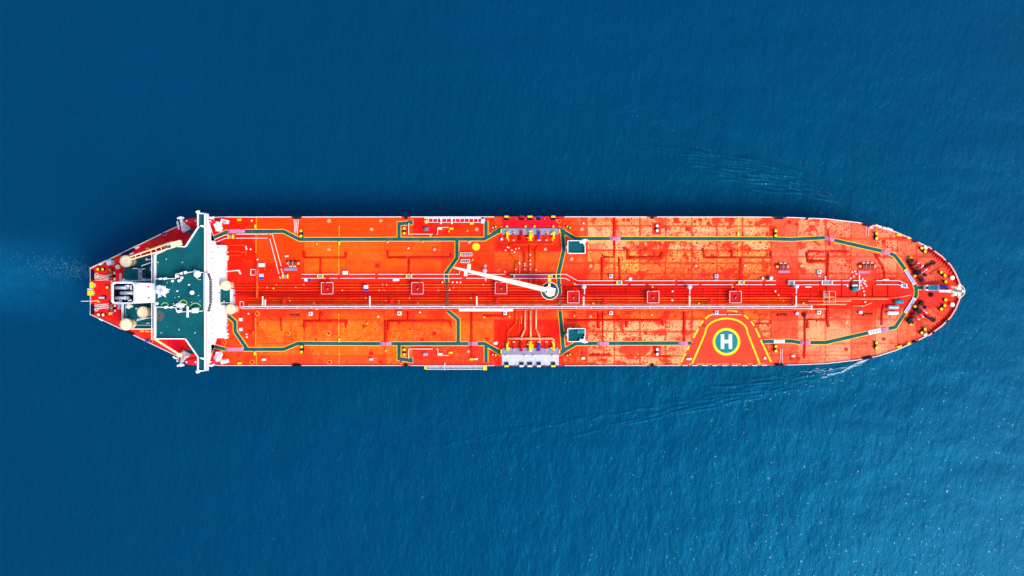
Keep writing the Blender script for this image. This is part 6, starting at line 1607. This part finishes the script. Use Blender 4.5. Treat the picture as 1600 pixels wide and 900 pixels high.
# rope bundles at the stern
rr = random.Random(8)
for s, yc in ((1, 434), (-1, 478.5)):
    for k in range(6):
        y = yc + (k - 2.5) * 1.5
        pts = [W(148 + rr.uniform(-1, 1), y + rr.uniform(-1.5, 1.5), .3), W(156, y + rr.uniform(-1.2, 1.2), .25), W(163, y + rr.uniform(-1, 1), .3), W(171, y + rr.uniform(-.8, .8), .9)]
        tag(MB().tube(pts, .12, 6).build('mooring_line', M['rope']), 'pale mooring rope, %s from top in the %s stern bundle' % (ordn(k), 'upper' if s > 0 else 'lower'), 'rope', 'ropes of the %s stern bundle' % ('upper' if s > 0 else 'lower'))
    p = W(151, yc + (-5 if s > 0 else 5))
    tag(MB().ring((p.x, p.y, 0), .45, .75, DZ + .01, DZ + .35, 16).ring((p.x + .1, p.y, 0), .4, .65, DZ + .351, DZ + .6, 16).build('rope_coil', M['rope']), 'small coil of pale rope at the %s stern corner' % ('upper' if s > 0 else 'lower'), 'rope coil')
# stern edge fittings
for x, y, w, h_, lab, k in ((145.2, 445.6, 6, 10, 'rounded yellow float case on the stern edge, upper one', 0), (143.4, 457.8, 8.6, 7.4, 'square yellow case overhanging the stern edge', 1)):
    p = W(x, y); t = thing('stern_float', lab, 'float', (p.x, p.y, DZ))
    if k == 0: MB().lathe([(.7, .5), (.85, .9), (.85, 1.3), (.5, 1.6)], (0, .5, 0), 14).box((0, -.1, .8), (1.4, 1.9, 1.3)).build('case', M['yellow'], t)
    else: MB().box((0, 0, .9), (w * S, h_ * S, 1.2)).build('case', M['yellow'], t)
    MB().box((.5, 0, .2), (1.4, 1.2, .39)).build('cradle', M['grey'], t)
    MB().box((.1, .2, 1.65 if k == 0 else 1.54), (.18, .4, .1)).build('latch', M['black'], t)
p = W(142.5, 452); tag(MB().box((p.x, p.y, DZ + .9), (2.2, .55, .5)).box((p.x + .8, p.y, DZ + .33), (.4, .4, .64)).build('towing_bracket', M['palegrey']), 'short grey bracket between the two yellow stern cases', 'bracket')
a, b = W(131, 470.5, 3), W(146, 470.5, 2)
t = thing('flagpole', 'thin white flagpole raked out over the stern', 'flagpole', (b.x, b.y, DZ))
MB().cyl((0, 0, .004), (a.x - b.x, a.y - b.y, 5.5), .12, .10, 8).build('pole', M['white'], t); MB().box((.6, .1, .3), (1.3, .5, .55)).build('foot', M['lineyellow'], t); MB().box((1.3, -.3, .2), (.8, .4, .38)).build('cleat', M['rope'], t)
p = W(160, 465); t = thing('emergency_roller', 'grey roller with dark ends on the stern centre line', 'roller', (p.x, p.y, DZ))
MB().cyl((-1.1, 0, .5), (1.1, 0, .5), .4, .4, 12).build('roller', M['palegrey'], t); MB().box((.9, .1, .3), (1.4, 1.4, .59)).build('frame', M['black'], t)
for x, y, lab in ((167.8, 449, None), (174, 422.5, 'small yellow motor above the upper stern winches'), (173.5, 489.8, 'small yellow box below the lower stern winches')):
    if lab: boxthing('motor_box', lab, 'motor', x, y, 2.6, 4, 1.5, 'lineyellow')
p = W(175.5, 410, 0.4); t = thing('cowl_ventilator', 'grey cowl ventilator at the upper stern rail beside the big cream one', 'ventilator', (p.x, p.y, DZ)); MB().cyl((0, 0, .004), (0, 0, 2.6), .9, .9, 12).build('trunk', M['palegrey'], t); MB().cyl((.6, .3, 2.6), (-1.2, -.3, 3.0), 1.2, 1.1, 14).build('cowl', M['palegrey'], t)
p = W(183.5, 417, 1); t = thing('mooring_pad', 'small cream ring capstan just below the big upper ventilator', 'capstan', (p.x, p.y, DZ)); MB().ring((0, 0, 0), .35, .85, .004, 1.0, 16).build('ring', M['creamlight'], t); MB().lathe([(.3, .004), (.3, 1.2)], (0, 0, 0), 10).build('core', M['cream'], t)
for k, (x, y, lab) in enumerate(((231, 388.5, 'orange lettered box on red deck above the crane boom'), (222.5, 517.5, 'orange box on lower stern deck, left of three'), (230.5, 517.8, 'orange box on lower stern deck, middle of three'), (238, 518, 'orange box on lower stern deck, right of three'))):
    boxthing('orange_box', lab, 'box', x, y, 5.5, 2.2, .6, 'lineyellow', group='orange boxes on the stern deck')
for x, y, lab in ((158.5, 412.5, 'white roller on the upper stern rail'), (158.5, 499, 'white roller on the lower stern rail'), (206, 396.5, 'white winch stand above the crane boom tip'), (215, 387, 'pale pink deck stand at the upper stern rail'), (273.5, 558.5, 'white stand by the lower stern rail near boom head')):
    p = W(x, y); t = thing('rail_roller', lab, 'roller', (p.x, p.y, DZ), .5 if y < 450 else -.5, 'white fittings on the stern rail')
    MB().cyl((-.6, 0, .7), (.6, 0, .7), .35, .35, 10).build('roller', M['white'], t); MB().box((0, 0, .2), (1.6, .7, .39)).build('bed', M['rail'], t)
for k, (x, y, lab) in enumerate(((259, 365.5, 'orange life ring on upper stern rail'), (237.5, 533, 'orange life ring on lower stern rail'), (873.5, 346, 'orange life ring by upper manifold'), (514, 344, None))):
    if lab:
        p = W(x, y); tag(MB().ring((p.x, p.y, 0), .55, .85, DZ + .9, DZ + 1.1, 20).box((p.x, p.y, DZ + .45), (.2, .2, .89)).build('life_ring', paint('life_ring_orange', (.85, .16, .02), .5)), lab, 'life ring')
for x, y, mt in ((1360, 355.5, 'white'), (1369, 352.5, 'lineyellow'), (1374, 354.3, 'white'), (1381, 356.5, 'white'), (1387, 357.5, 'rail'), (1391, 359, 'white')):
    p = W(x, y); t = thing('rail_box', '%s box along the upper bow rail, %s from the left' % ({'white': 'white', 'lineyellow': 'yellow', 'rail': 'pale'}[mt], ordn([1360, 1369, 1374, 1381, 1387, 1391].index(x))), 'box', (p.x, p.y, DZ), -.3, 'boxes along the upper bow rail')
    MB().box((0, 0, .5), (1.2, .7, .98)).build('body', M[mt], t); MB().box((0, 0, 1.03), (1.0, .5, .1)).build('lid', M['rail'], t)

# ------------------------------------------------------------------ foam: bow wave, ripples and wake
def foam(name, label, items, mat, z):
    m = MB()
    for x, y, L_, w, a in items:
        p = W(x, y, -DZ + z)
        n_ = 7; P = []
        for k in range(n_):
            t = 2 * math.pi * k / n_; r_ = fr.uniform(.6, 1.15)
            u, v = math.cos(t) * L_ / 2 * r_, math.sin(t) * w / 2 * r_
            P.append((p.x + u * math.cos(a) - v * math.sin(a), p.y + u * math.sin(a) + v * math.cos(a), z))
        m.add(P, [tuple(range(n_))])
        z += .0006
    return tag(m.build(name, mat), label, 'foam', kind='stuff')
fr = random.Random(17)
def along(pts, n_, spread, Lr, wr, fade=True):
    out = []
    seg = [((Vector(b) - Vector(a)).length) for a, b in zip(pts[:-1], pts[1:])]; tot = sum(seg)
    for k in range(n_):
        u = fr.random() ** (1.5 if fade else 1); dd = u * tot; i = 0
        while i < len(seg) - 1 and dd > seg[i]: dd -= seg[i]; i += 1
        a, b = Vector(pts[i]), Vector(pts[i + 1]); q = a.lerp(b, dd / seg[i]); d = b - a
        s = spread * (.3 + u)
        out.append((q.x + fr.gauss(0, s), q.y + fr.gauss(0, s), fr.uniform(*Lr) * (1 - .5 * u), fr.uniform(*wr), math.atan2(-d.y, d.x) + fr.uniform(-.35, .35)))
    return out
lo1 = [(1356, 561), (1340, 567), (1325, 576), (1305, 584), (1280, 590), (1240, 599), (1200, 609)]
lo2 = [(1350, 565), (1338, 571), (1318, 575), (1290, 578), (1250, 581), (1210, 586)]
lo3 = [(1330, 590), (1300, 597), (1260, 604), (1220, 616), (1160, 640), (1100, 655)]
it = along(lo1[:5], 80, 1.2, (1.5, 5.0), (.12, .38)) + along(lo2[:5], 45, 1.4, (1.5, 4.5), (.10, .3)) + along(lo3, 24, 5, (.4, 1.2), (.12, .3), False)
foam('bow_wave_foam', 'white foam streaks of the bow wave below the bow', it, M['foam'], .50)
# low wave crests fanning out from the bow: real ridges of water
def ridge(m, pts, w, hgt, z):
    P = []; n_ = 36
    seg = [(Vector(b) - Vector(a)).length for a, b in zip(pts[:-1], pts[1:])]; tot = sum(seg); ph = fr.uniform(0, 6)
    line = []
    for k in range(n_ + 1):
        dd = tot * k / n_; i = 0
        while i < len(seg) - 1 and dd > seg[i]: dd -= seg[i]; i += 1
        q = Vector(pts[i]).lerp(Vector(pts[i + 1]), dd / seg[i])
        line.append(W(q.x + .8 * math.sin(k * .9 + ph), q.y + .9 * math.sin(k * .55 + ph * 2), -DZ))
    V, F = [], []
    for k, p in enumerate(line):
        d = (line[min(k + 1, n_)] - line[max(k - 1, 0)]).normalized(); nn = Vector((-d.y, d.x, 0))
        f = math.sin(math.pi * k / n_) ** .6 * (.6 + .4 * math.sin(k * .7 + ph))
        for u, hh in ((-1, 0), (-.5, .4), (-.1, .95), (.1, 1), (.5, .45), (1, 0)):
            V.append((p.x + nn.x * u * w, p.y + nn.y * u * w, z + hh * hgt * max(f, .02)))
    for k in range(n_):
        for i in range(5): F.append((k * 6 + i, k * 6 + i + 1, k * 6 + 7 + i, k * 6 + 6 + i))
    m.add(V, F)
m = MB(); zz = .004
for k in range(9):
    ridge(m, [(1345 - 14 * k, 560 + 6.5 * k), (1300 - 22 * k, 578 + 7 * k), (1220 - 28 * k, 590 + 8.5 * k), (1120 - 30 * k, 596 + 11 * k)], fr.uniform(.8, 1.5), fr.uniform(.10, .24), zz); zz += .003
for k in range(12):
    x0 = 1300 - 46 * k
    ridge(m, [(x0, 588 + 7.5 * k), (x0 - 60, 598 + 8 * k), (x0 - 130, 604 + 9 * k)], fr.uniform(.8, 1.3), fr.uniform(.06, .14), zz); zz += .003
for k in range(10):
    ridge(m, [(1342 - 8 * k, 340 - 7 * k), (1312 - 12 * k, 318 - 7 * k), (1255 - 17 * k, 302 - 7 * k), (1165 - 20 * k, 296 - 8 * k)], fr.uniform(.7, 1.3), fr.uniform(.11, .26), zz); zz += .003
tag(m.build('bow_ripples', M['sea'], smooth=True), 'low blue wave crests fanning back from both sides of the bow', 'waves', kind='stuff')
it = []
for k in range(5):
    it += along([(1330 - 25 * k, 566 + 5 * k), (1250 - 25 * k, 583 + 5 * k), (1170 - 25 * k, 592 + 7 * k)], 12, 3, (1.5, 4.0), (.12, .3), False)
    it += along([(1330 - 12 * k, 326 - 6 * k), (1290 - 15 * k, 308 - 6 * k), (1230 - 20 * k, 296 - 6 * k), (1150 - 22 * k, 291 - 7 * k)], 9, 2.5, (1.5, 4.0), (.12, .3), False)
foam('ripple_foam', 'faint pale flecks on the ripples beside the bow', it, M['foamthin'], .45)
up1 = [(1352, 347), (1340, 342), (1325, 327), (1310, 312), (1285, 294), (1250, 282), (1215, 276), (1170, 272), (1110, 240), (1040, 200), (980, 175)]
it = along(up1, 45, 2.5, (1.2, 4), (.12, .3), False)
foam('upper_wave_foam', 'thin broken foam line above the bow', it, M['foamthin'], .55)
it = []
for k in range(520):
    x = 141 - abs(fr.gauss(0, 52)); y = 424 - (141 - x) * .13 + fr.gauss(0, 7 + (141 - x) * .04)
    if x < 2: continue
    it.append((x, y, fr.uniform(.2, 1.1), fr.uniform(.12, .4), fr.uniform(0, 3)))
for k in range(60):
    x = 141 - abs(fr.gauss(0, 60)); it.append((x, 455 + fr.gauss(0, 20), fr.uniform(.2, .9), fr.uniform(.06, .14), fr.uniform(-.4, .4)))
foam('wake_foam', 'speckled pale foam trailing behind the stern', it, M['foamwake'], .4)
